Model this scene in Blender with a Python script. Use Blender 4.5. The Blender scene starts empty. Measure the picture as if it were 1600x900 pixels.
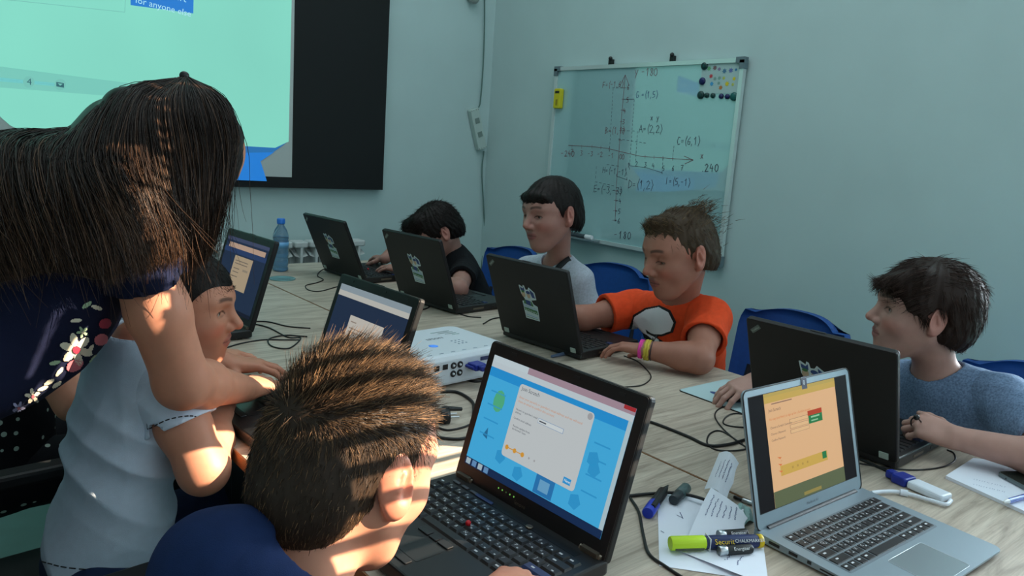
import bpy, math, random
import numpy as np
from mathutils import Matrix, Vector

# ------------------------------------------------------------------ camera, world, lights, exposure
S = bpy.context.scene
COL = S.collection
random.seed(7)
RNG = np.random.default_rng(11)
PI = math.pi
RC = np.array([[0.76703043, -0.06393768, 0.63841702],
               [-0.63784113, -0.18368811, 0.74794209],
               [0.06944793, -0.98090298, -0.18167645]])     # columns: right, down, forward
FOC, EYE = 1178.1, np.array([0., 0., 1.3144])
cam = bpy.data.cameras.new('camera')
cam.sensor_width = 36.0
cam.lens = FOC / 1600 * 36
cam.clip_start = 0.02
camo = bpy.data.objects.new('camera', cam)
COL.objects.link(camo)
_m = Matrix.Identity(4)
for _r in range(3):
    _m[_r][0], _m[_r][1], _m[_r][2], _m[_r][3] = RC[_r][0], -RC[_r][1], -RC[_r][2], EYE[_r]
camo.matrix_world = _m
S.camera = camo
S.view_settings.view_transform = 'Standard'
S.view_settings.look = 'None'
S.view_settings.gamma = 1
S.view_settings.use_curve_mapping = False
S.view_settings.exposure = 0.0
S.cycles.max_bounces = 6
S.cycles.sample_clamp_indirect = 4.0

world = bpy.data.worlds.new('daylight')
S.world = world
world.use_nodes = True
world.node_tree.nodes['Background'].inputs[0].default_value = (0.62, 0.77, 0.90, 1)
world.node_tree.nodes['Background'].inputs[1].default_value = 1.0

SUN_AZ = np.array([0.76, -0.65]) / math.hypot(0.76, 0.65)    # horizontal direction towards the sun
SUN_EL = math.radians(28)
sun = bpy.data.lights.new('sun', 'SUN')
sun.energy = 21.0
sun.angle = math.radians(0.12)
sun.color = (1.0, 0.80, 0.58)
suno = bpy.data.objects.new('sun', sun)
COL.objects.link(suno)
_l = Vector((SUN_AZ[0] * math.cos(SUN_EL), SUN_AZ[1] * math.cos(SUN_EL), math.sin(SUN_EL)))
suno.rotation_euler = _l.to_track_quat('Z', 'Y').to_euler()
suno.location = (2, -2, 2.6)

def area(name, loc, rot, sx, sy, power, col):
    l = bpy.data.lights.new(name, 'AREA')
    l.shape, l.size, l.size_y, l.energy, l.color = 'RECTANGLE', sx, sy, power, col
    o = bpy.data.objects.new(name, l)
    COL.objects.link(o)
    o.location, o.rotation_euler = loc, rot
    return o


# added fill lamps: side daylight in the invented bay, blind glow behind the
# photographer and an invented fill at the ceiling
area('side_daylight_fill', (5.2, -.05, 1.8), (0, math.radians(90), 0), 1.9, .9, 190, (.84, .92, 1.0))
area('rear_daylight_fill', (.8, -.54, 1.8), (math.radians(90), 0, 0), 2.4, 1.6, 8, (.82, .92, 1.0))
area('ceiling_fill', (1.3, 1.9, 3.36), (0, 0, 0), 2.2, 2.6, 28, (.86, .95, 1.0))


def at(x, y, Z=None, X=None, Y=None):
    """point of the line of sight through photo pixel (x, y) at a known height or wall distance"""
    r = RC @ np.array([x - 800., y - 450., FOC])
    t = (Z - EYE[2]) / r[2] if Z is not None else (X / r[0] if X is not None else Y / r[1])
    return EYE + t * r


# ------------------------------------------------------------------ colours and materials
def lin(r, g, b):
    f = lambda c: c / 12.92 if c <= 0.04045 else ((c + 0.055) / 1.055) ** 2.4
    return (f(r / 255), f(g / 255), f(b / 255), 1.0)


MATS = {}


def mat(name, rgb, rough=0.5, metal=0.0, spec=0.5, emit=0.0, noise=0.0, nscale=20.0, bump=0.0, bscale=200.0,
        coat=0.0, trans=0.0, alpha=1.0, sss=0.0, stretch=None):
    if name in MATS:
        return MATS[name]
    m = bpy.data.materials.new(name)
    m.use_nodes = True
    nt = m.node_tree
    b = nt.nodes['Principled BSDF']
    c = lin(*rgb)
    b.inputs['Base Color'].default_value = c
    b.inputs['Roughness'].default_value = rough
    b.inputs['Metallic'].default_value = metal
    b.inputs['Specular IOR Level'].default_value = spec
    b.inputs['Coat Weight'].default_value = coat
    b.inputs['Transmission Weight'].default_value = trans
    b.inputs['Alpha'].default_value = alpha
    if sss:
        b.inputs['Subsurface Weight'].default_value = sss
        b.inputs['Subsurface Radius'].default_value = (0.012, 0.005, 0.003)
        b.inputs['Subsurface Scale'].default_value = 1.0
    if emit:
        b.inputs['Emission Color'].default_value = c
        b.inputs['Emission Strength'].default_value = emit
    if noise or bump:
        tc = nt.nodes.new('ShaderNodeTexCoord')
        src = tc.outputs['Object']
        if stretch:
            mp = nt.nodes.new('ShaderNodeMapping')
            mp.inputs['Scale'].default_value = stretch
            nt.links.new(src, mp.inputs['Vector'])
            src = mp.outputs['Vector']
        if noise:
            n = nt.nodes.new('ShaderNodeTexNoise')
            n.inputs['Scale'].default_value = nscale
            n.inputs['Detail'].default_value = 4
            nt.links.new(src, n.inputs['Vector'])
            mr = nt.nodes.new('ShaderNodeMapRange')
            mr.inputs['From Min'].default_value, mr.inputs['From Max'].default_value = .3, .7
            mr.inputs['To Min'].default_value = 1 - noise
            mr.inputs['To Max'].default_value = 1 + noise
            nt.links.new(n.outputs['Fac'], mr.inputs['Value'])
            mx = nt.nodes.new('ShaderNodeMix')
            mx.data_type = 'RGBA'
            mx.blend_type = 'MULTIPLY'
            mx.inputs[0].default_value = 1
            mx.inputs[6].default_value = c
            nt.links.new(mr.outputs['Result'], mx.inputs[7])
            nt.links.new(mx.outputs[2], b.inputs['Base Color'])
        if bump:
            n2 = nt.nodes.new('ShaderNodeTexNoise')
            n2.inputs['Scale'].default_value = bscale
            n2.inputs['Detail'].default_value = 3
            nt.links.new(src, n2.inputs['Vector'])
            bp = nt.nodes.new('ShaderNodeBump')
            bp.inputs['Strength'].default_value = bump
            bp.inputs['Distance'].default_value = 0.002
            nt.links.new(n2.outputs['Fac'], bp.inputs['Height'])
            nt.links.new(bp.outputs['Normal'], b.inputs['Normal'])
    MATS[name] = m
    return m


# ------------------------------------------------------------------ mesh builder
class MB:
    def __init__(self):
        self.v, self.f, self.mi, self.ms, self.sm = [], [], [], [], []
        self.M = Matrix.Identity(4)

    def slot(self, m):
        if m not in self.ms:
            self.ms.append(m)
        return self.ms.index(m)

    def add(self, vs, fs, m, smooth=False, M=None):
        T = self.M @ M if M is not None else self.M
        o = len(self.v)
        self.v += [tuple(T @ Vector(p)) for p in vs]
        i = self.slot(m)
        for f in fs:
            self.f.append([o + k for k in f])
            self.mi.append(i)
            self.sm.append(smooth)
        return self

    def box(self, c, s, m, M=None):
        x, y, z = [k / 2 for k in s]
        vs = [(c[0] + a * x, c[1] + b * y, c[2] + d * z) for a in (-1, 1) for b in (-1, 1) for d in (-1, 1)]
        fs = [(0, 1, 3, 2), (4, 6, 7, 5), (0, 4, 5, 1), (2, 3, 7, 6), (0, 2, 6, 4), (1, 5, 7, 3)]
        return self.add(vs, fs, m, M=M)

    def prism(self, poly, z0, z1, m, M=None, bev=0.0, smooth=False):
        """extruded outline; bev rounds the upper and lower rims"""
        poly = [Vector(p) for p in poly]
        n = len(poly)
        area = sum(poly[i].x * poly[(i + 1) % n].y - poly[(i + 1) % n].x * poly[i].y for i in range(n))
        if area < 0:
            poly = poly[::-1]
        cx = sum((p for p in poly), Vector((0, 0))) / n
        lv = [(z0, 0.0), (z1, 0.0)]
        if bev:
            lv = [(z0, bev), (z0 + bev * .3, bev * .3), (z0 + bev, 0), (z1 - bev, 0), (z1 - bev * .3, bev * .3), (z1, bev)]
        vs = []
        for z, ins in lv:
            for i, p in enumerate(poly):
                if ins:
                    a, b = poly[i - 1], poly[(i + 1) % n]
                    e1, e2 = (p - a).normalized(), (b - p).normalized()
                    nn = Vector((-(e1.y + e2.y), e1.x + e2.x))
                    if nn.length > 1e-6:
                        nn.normalize()
                    p = p + nn * ins
                vs.append((p.x, p.y, z))
        L = len(lv)
        fs = [tuple(range(n - 1, -1, -1)), tuple((L - 1) * n + i for i in range(n))]
        self.add(vs, fs, m, False, M)
        o = len(self.v) - len(vs)
        si = self.slot(m)
        for l in range(L - 1):
            for i in range(n):
                j = (i + 1) % n
                self.f.append([o + l * n + i, o + l * n + j, o + (l + 1) * n + j, o + (l + 1) * n + i])
                self.mi.append(si)
                self.sm.append(smooth)
        return self

    def tube(self, pts, r, m, n=8, M=None, caps=True):
        pts = [Vector(p) for p in pts]
        rs = r if isinstance(r, (list, tuple)) else [r] * len(pts)
        vs, fs = [], []
        up = None
        for i, p in enumerate(pts):
            d = (pts[min(i + 1, len(pts) - 1)] - pts[max(i - 1, 0)])
            d = d.normalized() if d.length > 1e-9 else Vector((0, 0, 1))
            if up is None:
                up = Vector((0, 0, 1)) if abs(d.z) < .9 else Vector((1, 0, 0))
            a = d.cross(up)
            a = a.normalized() if a.length > 1e-6 else Vector((1, 0, 0))
            b = a.cross(d).normalized()
            up = b
            for k in range(n):
                t = 2 * PI * k / n
                vs.append(tuple(p + (a * math.cos(t) + b * math.sin(t)) * rs[i]))
        for i in range(len(pts) - 1):
            for k in range(n):
                j = (k + 1) % n
                fs.append((i * n + k, i * n + j, (i + 1) * n + j, (i + 1) * n + k))
        self.add(vs, fs, m, True, M)
        if caps:
            o = len(vs)
            self.add(vs[:n], [tuple(range(n - 1, -1, -1))], m, False, M)
            self.add(vs[-n:], [tuple(range(n))], m, False, M)
        return self

    def lathe(self, prof, m, n=24, M=None, smooth=True):
        vs, fs = [], []
        for r, z in prof:
            for k in range(n):
                t = 2 * PI * k / n
                vs.append((r * math.cos(t), r * math.sin(t), z))
        for i in range(len(prof) - 1):
            for k in range(n):
                j = (k + 1) % n
                fs.append((i * n + k, i * n + j, (i + 1) * n + j, (i + 1) * n + k))
        if prof[0][0] > 1e-5:
            fs.append(tuple(range(n - 1, -1, -1)))
        if prof[-1][0] > 1e-5:
            fs.append(tuple((len(prof) - 1) * n + k for k in range(n)))
        return self.add(vs, fs, m, smooth, M)

    def ball(self, c, r, m, M=None, n=12):
        r = r if isinstance(r, (tuple, list)) else (r, r, r)
        prof = [(math.sin(PI * i / n), -math.cos(PI * i / n)) for i in range(n + 1)]
        T = Matrix.Translation(c) @ Matrix.Diagonal((r[0], r[1], r[2], 1))
        return self.lathe([(max(a, 1e-4), z) for a, z in prof], m, 16, (M @ T) if M is not None else T)

    def text(self, s, size, m, M, font_shear=0.0, align='LEFT', extr=0.0):
        cu = bpy.data.curves.new('t', 'FONT')
        cu.body = s
        cu.size = size
        cu.shear = font_shear
        cu.align_x = align
        cu.extrude = extr
        cu.resolution_u = 2
        o = bpy.data.objects.new('t', cu)
        COL.objects.link(o)
        dg = bpy.context.evaluated_depsgraph_get()
        dg.update()
        me = o.evaluated_get(dg).to_mesh()
        vs = [tuple(v.co) for v in me.vertices]
        fs = [tuple(p.vertices) for p in me.polygons]
        o.evaluated_get(dg).to_mesh_clear()
        bpy.data.objects.remove(o)
        bpy.data.curves.remove(cu)
        return self.add(vs, fs, m, False, M)

    def build(self, name, parent=None, world=False):
        me = bpy.data.meshes.new(name)
        me.from_pydata(self.v, [], self.f)
        for m in self.ms:
            me.materials.append(m)
        me.polygons.foreach_set('material_index', self.mi)
        me.polygons.foreach_set('use_smooth', self.sm)
        me.update()
        o = bpy.data.objects.new(name, me)
        COL.objects.link(o)
        if parent is not None:
            o.parent = parent
            if world:
                o.matrix_parent_inverse = WM[parent.name].inverted()
        return o


WM = {}


def tag(o, label, cat, group=None, kind=None):
    o['label'] = label
    o['category'] = cat
    if group:
        o['group'] = group
    if kind:
        o['kind'] = kind
    return o


def thing(name, label, cat, loc=(0, 0, 0), rotz=0, group=None, rot=None):
    o = bpy.data.objects.new(name, None)
    o.empty_display_size = 0.05
    COL.objects.link(o)
    o.location = Vector([float(k) for k in loc])
    o.rotation_euler = rot if rot is not None else (0, 0, rotz)
    WM[o.name] = Matrix.LocRotScale(o.location, o.rotation_euler, None)
    return tag(o, label, cat, group)


def struct(o):
    o['kind'] = 'structure'
    return o


def rrect(w, h, r, n=5, cx=0, cy=0):
    out = []
    for sx, sy, a0 in ((1, 1, 0), (-1, 1, 90), (-1, -1, 180), (1, -1, 270)):
        for k in range(n + 1):
            a = math.radians(a0 + 90 * k / n)
            out.append((cx + sx * (w / 2 - r) + r * math.cos(a), cy + sy * (h / 2 - r) + r * math.sin(a)))
    return out


def smooth_path(pts, n=6):
    """Catmull-Rom through the points"""
    P = [np.array(p, float) for p in pts]
    P = [2 * P[0] - P[1]] + P + [2 * P[-1] - P[-2]]
    out = []
    for i in range(1, len(P) - 2):
        for k in range(n):
            t = k / n
            a, b, c, d = P[i - 1], P[i], P[i + 1], P[i + 2]
            out.append(.5 * (2 * b + (c - a) * t + (2 * a - 5 * b + 4 * c - d) * t * t + (3 * b - a - 3 * c + d) * t ** 3))
    out.append(P[-2])
    return out
# ------------------------------------------------------------------ the room
WX, WY = 2.8, 3.6
M_WALL = mat('wall_paint', (180, 204, 203), .75, noise=.035, nscale=3, bump=.12, bscale=420)
M_FLOOR = mat('floor_vinyl', (92, 132, 124), .5, noise=.1, nscale=6)
M_WHITE = mat('white_plastic', (225, 228, 230), .4)
M_BLACK = mat('black_plastic', (16, 17, 19), .45, noise=.1, nscale=50)
M_CHROME = mat('aluminium', (190, 196, 200), .3, 1.0)

b = MB(); b.box((2.0, 1.5, -.05), (6.9, 4.6, .1), M_FLOOR)
struct(b.build('floor'))
FY = -.62                          # front wall behind the photographer; its window: x0, x1, z0, z1
WIN = (-.6, 5.2, .95, 3.3)
RH = 3.4
b = MB()
b.box((WX + .06, (.5 + 3.6) / 2, RH / 2), (.12, 3.6 - .5, RH), M_WALL)
b.box((4.11, .561, RH / 2), (2.5, .12, RH), M_WALL)  # bay added so the sun can come in past the right wall
b.box((5.36, -.05, RH / 2), (.12, 1.3, RH), M_WALL)
struct(b.build('wall_right'))
b = MB(); b.box((.8, WY + .06, RH / 2), (4.0, .12, RH), M_WALL)
struct(b.build('wall_back'))
b = MB(); b.box((2.0, 1.5, RH + .04), (6.9, 4.6, .08), mat('ceiling_paint', (214, 222, 220), .8))
struct(b.build('ceiling'))
M_SLAT = mat('blind_slat', (200, 205, 205), .5)
b = MB()
b.box((2.0, FY - .06, WIN[2] / 2), (6.8, .12, WIN[2]), M_WALL)
b.box((2.0, FY - .06, (WIN[3] + RH) / 2), (6.8, .12, RH - WIN[3]), M_WALL)
b.box((WIN[0] - .4, FY - .06, RH / 2), (.8, .12, RH), M_WALL)
b.box((5.3, FY - .06, RH / 2), (.2, .12, RH), M_WALL)
struct(b.build('wall_front'))
b = MB(); b.box((-1.36, 1.5, RH / 2), (.12, 4.5, RH), mat('far_wall_paint', (186, 196, 194), .8)); struct(b.build('wall_left'))
M_WF = mat('window_frame_white', (225, 228, 230), .4)
b = MB()
for x_ in (WIN[0] + .02, WIN[1] - .02):
    b.box((x_, FY - .08, (WIN[2] + WIN[3]) / 2), (.04, .05, WIN[3] - WIN[2]), M_WF)
for z_ in (WIN[2] + .02, WIN[3] - .02):
    b.box(((WIN[0] + WIN[1]) / 2, FY - .08, z_), (WIN[1] - WIN[0], .05, .04), M_WF)
struct(b.build('window_1'))
BLY = FY - .02


def sun_uv(p):
    """where the ray from p to the sun crosses the plane of the blind: (x, z)"""
    t = (p[1] - BLY) / -SUN_AZ[1]
    return p[0] + SUN_AZ[0] * t, p[2] + math.tan(SUN_EL) * t


BLIND = []      # filled with (x0, x1, z0, z1, slatted); the panels are built after the people


# ---- projection screen on the back wall
SY = WY - .05
pj = lambda x, y, d=0.: at(x, y, Y=SY - d)
tl = pj(608, 0)
scr = thing('projection_screen', 'wide projection screen with a black border, its lit image partly behind the woman', 'screen', (1.2, WY, 1.6))
x_r, z_b = pj(604, 150)[0], pj(601, 297)[2]
x_w, z_w = pj(458, 140)[0], pj(457, 277)[2]
XL, ZT = -.55, 2.75
M_BORDER = mat('screen_border', (5, 13, 15), .8)
M_FABRIC = mat('screen_fabric', (186, 196, 194), .9)
b = MB(); b.box(((XL + x_r) / 2, SY + .025, (z_b + ZT) / 2), (x_r - XL, .045, ZT - z_b), M_BORDER)
b.build('border', scr, True)
b = MB(); b.box(((XL + .1 + x_w) / 2, SY + .001, (z_w + ZT - .1) / 2), (x_w - XL - .1, .004, ZT - .1 - z_w), M_FABRIC)
b.build('fabric', scr, True)


def flat_poly(mb, pix, m, f, th=.0008):
    """thin plate through points f(pixel)"""
    p = [np.array(f(*q)) for q in pix]
    mb.add([tuple(q) for q in p], [tuple(range(len(p)))], m)


def screen_mat(name, rgb, k=1.0):
    return mat(name, rgb, .6, emit=k)


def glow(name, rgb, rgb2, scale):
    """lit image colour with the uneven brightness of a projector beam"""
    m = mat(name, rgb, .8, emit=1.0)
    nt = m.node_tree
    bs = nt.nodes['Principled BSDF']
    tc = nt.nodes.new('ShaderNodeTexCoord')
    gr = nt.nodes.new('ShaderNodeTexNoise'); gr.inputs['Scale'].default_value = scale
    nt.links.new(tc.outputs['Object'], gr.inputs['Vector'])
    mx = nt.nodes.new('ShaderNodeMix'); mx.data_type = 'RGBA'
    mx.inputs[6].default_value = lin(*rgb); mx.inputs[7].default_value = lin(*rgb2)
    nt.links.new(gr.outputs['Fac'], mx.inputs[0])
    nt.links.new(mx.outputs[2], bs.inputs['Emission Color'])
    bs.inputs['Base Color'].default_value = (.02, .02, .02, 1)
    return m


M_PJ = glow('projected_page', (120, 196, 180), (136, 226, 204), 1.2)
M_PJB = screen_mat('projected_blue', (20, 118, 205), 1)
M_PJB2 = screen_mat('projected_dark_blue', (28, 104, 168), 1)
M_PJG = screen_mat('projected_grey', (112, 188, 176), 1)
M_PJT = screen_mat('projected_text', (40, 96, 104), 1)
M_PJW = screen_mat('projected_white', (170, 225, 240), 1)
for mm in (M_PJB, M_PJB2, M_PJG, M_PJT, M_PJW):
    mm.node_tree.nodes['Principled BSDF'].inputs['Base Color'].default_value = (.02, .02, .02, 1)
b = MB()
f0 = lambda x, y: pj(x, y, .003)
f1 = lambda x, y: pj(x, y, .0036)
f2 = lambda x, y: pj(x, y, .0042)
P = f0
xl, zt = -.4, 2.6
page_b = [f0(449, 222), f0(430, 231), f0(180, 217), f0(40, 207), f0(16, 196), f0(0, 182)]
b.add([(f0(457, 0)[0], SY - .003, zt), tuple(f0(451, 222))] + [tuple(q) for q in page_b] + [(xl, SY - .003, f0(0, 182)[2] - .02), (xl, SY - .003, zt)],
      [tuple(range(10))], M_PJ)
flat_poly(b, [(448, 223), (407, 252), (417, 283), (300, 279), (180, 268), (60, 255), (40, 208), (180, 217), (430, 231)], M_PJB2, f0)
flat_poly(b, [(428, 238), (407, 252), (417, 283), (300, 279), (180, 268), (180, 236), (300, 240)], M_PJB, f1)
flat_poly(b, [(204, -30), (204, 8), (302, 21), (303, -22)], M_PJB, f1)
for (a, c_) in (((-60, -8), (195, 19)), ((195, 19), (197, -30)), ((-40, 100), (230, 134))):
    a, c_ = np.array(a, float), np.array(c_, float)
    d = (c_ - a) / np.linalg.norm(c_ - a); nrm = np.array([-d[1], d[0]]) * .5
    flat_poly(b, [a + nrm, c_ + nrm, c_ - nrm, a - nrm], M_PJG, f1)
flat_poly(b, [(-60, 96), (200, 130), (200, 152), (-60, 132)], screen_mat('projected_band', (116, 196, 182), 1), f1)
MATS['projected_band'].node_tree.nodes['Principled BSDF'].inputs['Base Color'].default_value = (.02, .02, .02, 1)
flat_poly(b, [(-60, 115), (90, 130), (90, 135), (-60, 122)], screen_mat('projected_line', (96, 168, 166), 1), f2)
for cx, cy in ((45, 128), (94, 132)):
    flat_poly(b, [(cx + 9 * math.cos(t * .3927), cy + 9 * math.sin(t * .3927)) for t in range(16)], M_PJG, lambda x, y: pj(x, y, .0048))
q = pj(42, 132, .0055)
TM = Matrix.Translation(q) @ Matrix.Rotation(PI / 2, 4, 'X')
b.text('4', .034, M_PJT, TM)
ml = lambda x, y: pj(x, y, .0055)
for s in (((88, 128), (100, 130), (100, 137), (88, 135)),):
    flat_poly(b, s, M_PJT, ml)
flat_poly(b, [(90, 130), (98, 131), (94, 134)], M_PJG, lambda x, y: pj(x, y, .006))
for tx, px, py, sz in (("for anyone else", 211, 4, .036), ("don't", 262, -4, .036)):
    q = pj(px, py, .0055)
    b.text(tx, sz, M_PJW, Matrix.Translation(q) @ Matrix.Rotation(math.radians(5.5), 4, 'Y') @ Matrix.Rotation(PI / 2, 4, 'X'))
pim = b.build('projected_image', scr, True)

# ---- radiator under the screen
r0, r1 = at(300, 384, Y=WY - .1)[0], 1.95
ztop = at(440, 378, Y=WY - .1)[2]
rad = thing('radiator', 'white sectional wall radiator low on the back wall behind the table', 'radiator', ((r0 + r1) / 2, WY - .05, .2))
M_RAD = mat('radiator_enamel', (205, 212, 210), .35)
n = int((r1 - r0) / .075)
for i in range(n):
    x = r0 + (i + .5) * (r1 - r0) / n
    b = MB()
    b.box((x, WY - .08, (ztop + .18) / 2), (.012, .08, ztop - .18 - .02), M_RAD)
    b.prism(rrect(.07, .085, .012), ztop - .03, ztop, M_RAD, Matrix.Translation((x, WY - .08, 0)), bev=.006)
    for z in (ztop - .07, ztop - .15, ztop - .25, ztop - .36):
        b.add([(x - .034, WY - .118, z), (x, WY - .108, z - .012), (x + .034, WY - .118, z), (x + .034, WY - .05, z + .03), (x, WY - .05, z + .02), (x - .034, WY - .05, z + .03)],
              [(0, 1, 4, 5), (1, 2, 3, 4)], M_RAD)
    b.box((x, WY - .07, .2), (.06, .05, .04), M_RAD)
    b.box((x, WY - .045, (ztop + .2) / 2), (.068, .012, ztop - .24), M_RAD)
    b.build('section', rad, True)

# ---- corner: cable, socket strip, sensor
M_CORD = mat('grey_cord', (88, 118, 112), .6)
cx = WX - .03
cpath = [pj(757, -30, -.0), pj(756, 40), pj(754, 100), pj(750, 160), pj(747, 168)]
cpt = lambda x, y: at(x, y, Y=WY - .02)
b = MB(); b.tube(smooth_path([cpt(757, -30), cpt(757, 40), cpt(755, 100), cpt(751, 155), cpt(748, 168)]), .004, M_CORD, 6)
b.tube(smooth_path([cpt(756, 236), cpt(753, 270), cpt(756, 330), cpt(757, 370), cpt(752, 425), cpt(757, 445), cpt(765, 470)]), .004, M_CORD, 6)
tag(b.build('hanging_cable'), 'thin grey cable running down the room corner to the socket strip', 'cable')
p0, p1 = cpt(739, 170), cpt(752, 233)
L = np.linalg.norm(p1 - p0)
ang = math.atan2(p1[0] - p0[0], p0[2] - p1[2])
st = thing('socket_strip', 'white wall socket strip hung askew in the room corner', 'power strip', (p0 + p1) / 2, rot=(0, -ang, 0))
b = MB(); b.prism(rrect(.062, L, .008), -.018, .018, mat('strip_plastic', (176, 196, 190), .5), Matrix.Rotation(PI / 2, 4, 'X'), bev=.004)
b.build('housing', st)
for z in (.05, -.03):
    b = MB(); b.box((-.0, -.0195, z), (.03, .003, .03), mat('strip_hole', (120, 140, 134), .6)); b.build('socket', st)
for x in (-.024, -.008, .008, .024):
    for z in (L / 2 - .008, .008 - L / 2):
        b = MB(); b.ball((x, -.016, z), .003, M_BLACK); b.build('screw', st)
q = cpt(738, -4)
b = MB(); b.lathe([(.035, 0), (.036, .02), (.02, .035), (.0001, .036)], mat('sensor', (150, 160, 156), .4), 20, Matrix.Translation(q) @ Matrix.Rotation(PI / 2, 4, 'X'))
tag(b.build('motion_sensor'), 'small round sensor high in the room corner at the top edge', 'sensor')

# ---- whiteboard
BX = WX - .025
bp = lambda x, y, d=0.: at(x, y, X=BX - d)
y0, y1 = (bp(870, 104)[1] + bp(849, 362)[1]) / 2, (bp(1166, 92)[1] + bp(1125, 418)[1]) / 2
z0, z1 = (bp(849, 362)[2] + bp(1125, 418)[2]) / 2, (bp(870, 104)[2] + bp(1166, 92)[2]) / 2
yc, zc = (y0 + y1) / 2, (z0 + z1) / 2
wb = thing('whiteboard', 'large whiteboard with handwritten coordinate axes hanging on the right wall', 'whiteboard', (WX, yc, zc))
M_WB = mat('whiteboard_enamel', (154, 194, 196), .03, spec=1.0, coat=1.0)
MATS['whiteboard_enamel'].node_tree.nodes['Principled BSDF'].inputs['Coat Roughness'].default_value = .03
b = MB(); b.box((BX + .006, yc, zc), (.012, abs(y0 - y1) - .02, abs(z1 - z0) - .02), M_WB)
b.build('board', wb, True)
b = MB()
W_, H_ = abs(y0 - y1), abs(z1 - z0)
for sy in (-1, 1):
    b.box((BX + .003, yc + sy * (W_ / 2 - .009), zc), (.022, .018, H_ - .06), mat('board_frame', (206, 220, 218), .3, .35))
    b.box((BX + .003, yc, zc + sy * (H_ / 2 - .009)), (.022, W_ - .06, .018), mat('board_frame', (206, 220, 218), .3, .35))
b.build('frame', wb, True)
M_CORNER = mat('corner_plastic', (98, 118, 124), .5)
for sy in (-1, 1):
    for sz in (-1, 1):
        b = MB()
        b.box((BX + .002, yc + sy * (W_ / 2 - .018), zc + sz * (H_ / 2 - .008)), (.028, .042, .024), M_CORNER)
        b.box((BX + .002, yc + sy * (W_ / 2 - .008), zc + sz * (H_ / 2 - .026)), (.028, .024, .036), M_CORNER)
        b.build('corner_cap', wb, True)
for px in (952, 1048):
    q = bp(px, 100 if px < 1000 else 95)
    b = MB(); b.box((WX - .012, q[1], z1 + .012), (.02, .02, .03), M_BLACK); b.ball((WX - .02, q[1], z1 + .03), .01, M_BLACK)
    b.build('hanger', wb, True)
# pen ledge with a marker
a, c_ = bp(880, 371), bp(934, 380)
b = MB(); b.box((BX - .03, (a[1] + c_[1]) / 2, z0 + .012), (.05, abs(a[1] - c_[1]) + .04, .008), M_CHROME)
b.build('pen_ledge', wb, True)
b = MB(); b.tube([(BX - .03, a[1] - .02, z0 + .026), (BX - .03, c_[1] + .02, z0 + .026)], .01, mat('grey_marker', (60, 70, 76), .4), 10)
b.tube([(BX - .03, c_[1] + .06, z0 + .026), (BX - .03, c_[1] + .015, z0 + .026)], .0108, M_WHITE, 10)
tag(b.build('board_marker'), 'grey marker lying on the ledge under the whiteboard', 'marker')

# handwriting: stroke glyphs drawn as ink lines on the board
GL = {'0': [[(.5, 1), (.15, .8), (.1, .3), (.4, 0), (.75, .2), (.8, .7), (.5, 1)]], '1': [[(.2, .7), (.5, 1), (.45, 0)]],
      '2': [[(.1, .8), (.45, 1), (.75, .75), (.15, 0), (.85, .05)]], '3': [[(.15, .95), (.7, .9), (.4, .55), (.75, .3), (.4, 0), (.1, .1)]],
      '4': [[(.35, 1), (.1, .45), (.8, .45)], [(.65, .75), (.6, 0)]], '5': [[(.75, 1), (.25, .95), (.2, .55), (.65, .5), (.7, .15), (.15, 0)]],
      '6': [[(.7, 1), (.2, .5), (.25, .05), (.65, .05), (.7, .4), (.25, .4)]], '7': [[(.1, .95), (.8, 1), (.35, 0)], [(.25, .5), (.7, .5)]],
      '8': [[(.5, .5), (.2, .8), (.5, 1), (.75, .75), (.2, .2), (.45, 0), (.75, .25), (.5, .5)]],
      'A': [[(0, 0), (.4, 1), (.75, 0)], [(.15, .4), (.65, .4)]], 'B': [[(.1, 0), (.15, 1), (.6, .85), (.2, .55), (.7, .3), (.1, 0)]],
      'C': [[(.75, .9), (.35, 1), (.1, .5), (.3, 0), (.75, .1)]], 'D': [[(.1, 0), (.15, 1), (.7, .7), (.7, .3), (.1, 0)]],
      'E': [[(.75, 1), (.15, .95), (.1, 0), (.75, .05)], [(.1, .5), (.6, .5)]], 'F': [[(.75, 1), (.15, .95), (.1, 0)], [(.1, .5), (.6, .5)]],
      'G': [[(.75, .9), (.35, 1), (.1, .5), (.3, 0), (.75, .15), (.75, .45), (.45, .45)]], 'H': [[(.1, 0), (.15, 1)], [(.7, 0), (.75, 1)], [(.1, .5), (.7, .5)]],
      'I': [[(.3, 0), (.35, 1)]], 'x': [[(.1, .7), (.7, 0)], [(.65, .7), (.1, 0)]], 'y': [[(.1, .7), (.4, .2)], [(.75, .75), (.2, -.35)]],
      '=': [[(.15, .35), (.6, .37)], [(.15, .55), (.6, .57)]], '(': [[(.6, 1.15), (.3, .5), (.5, -.2)]], ')': [[(.3, 1.15), (.65, .5), (.3, -.2)]],
      ',': [[(.3, .1), (.2, -.2)]], '-': [[(.1, .5), (.6, .53)]], '.': [[(.2, .05), (.3, .0)]], ' ': []}
INKS = {'r': mat('ink_red_brown', (132, 82, 90), .6), 'k': mat('ink_dark', (70, 62, 84), .6), 'b': mat('ink_blue', (70, 88, 140), .6)}
wr = MB()


def stroke(pts, ink, w=.0022):
    """thin flat ink line on the board through photo points"""
    for i in range(len(pts) - 1):
        a, c_ = Vector(bp(*pts[i], .0012)), Vector(bp(*pts[i + 1], .0012))
        d = (c_ - a)
        if d.length < 1e-6:
            continue
        d.normalize()
        nn = Vector((0, -d.z, d.y)) * w * .5
        a2, c2 = a - d * w * .3, c_ + d * w * .3
        wr.add([tuple(a2 + nn), tuple(c2 + nn), tuple(c2 - nn), tuple(a2 - nn)], [(0, 1, 2, 3)], INKS[ink])


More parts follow.
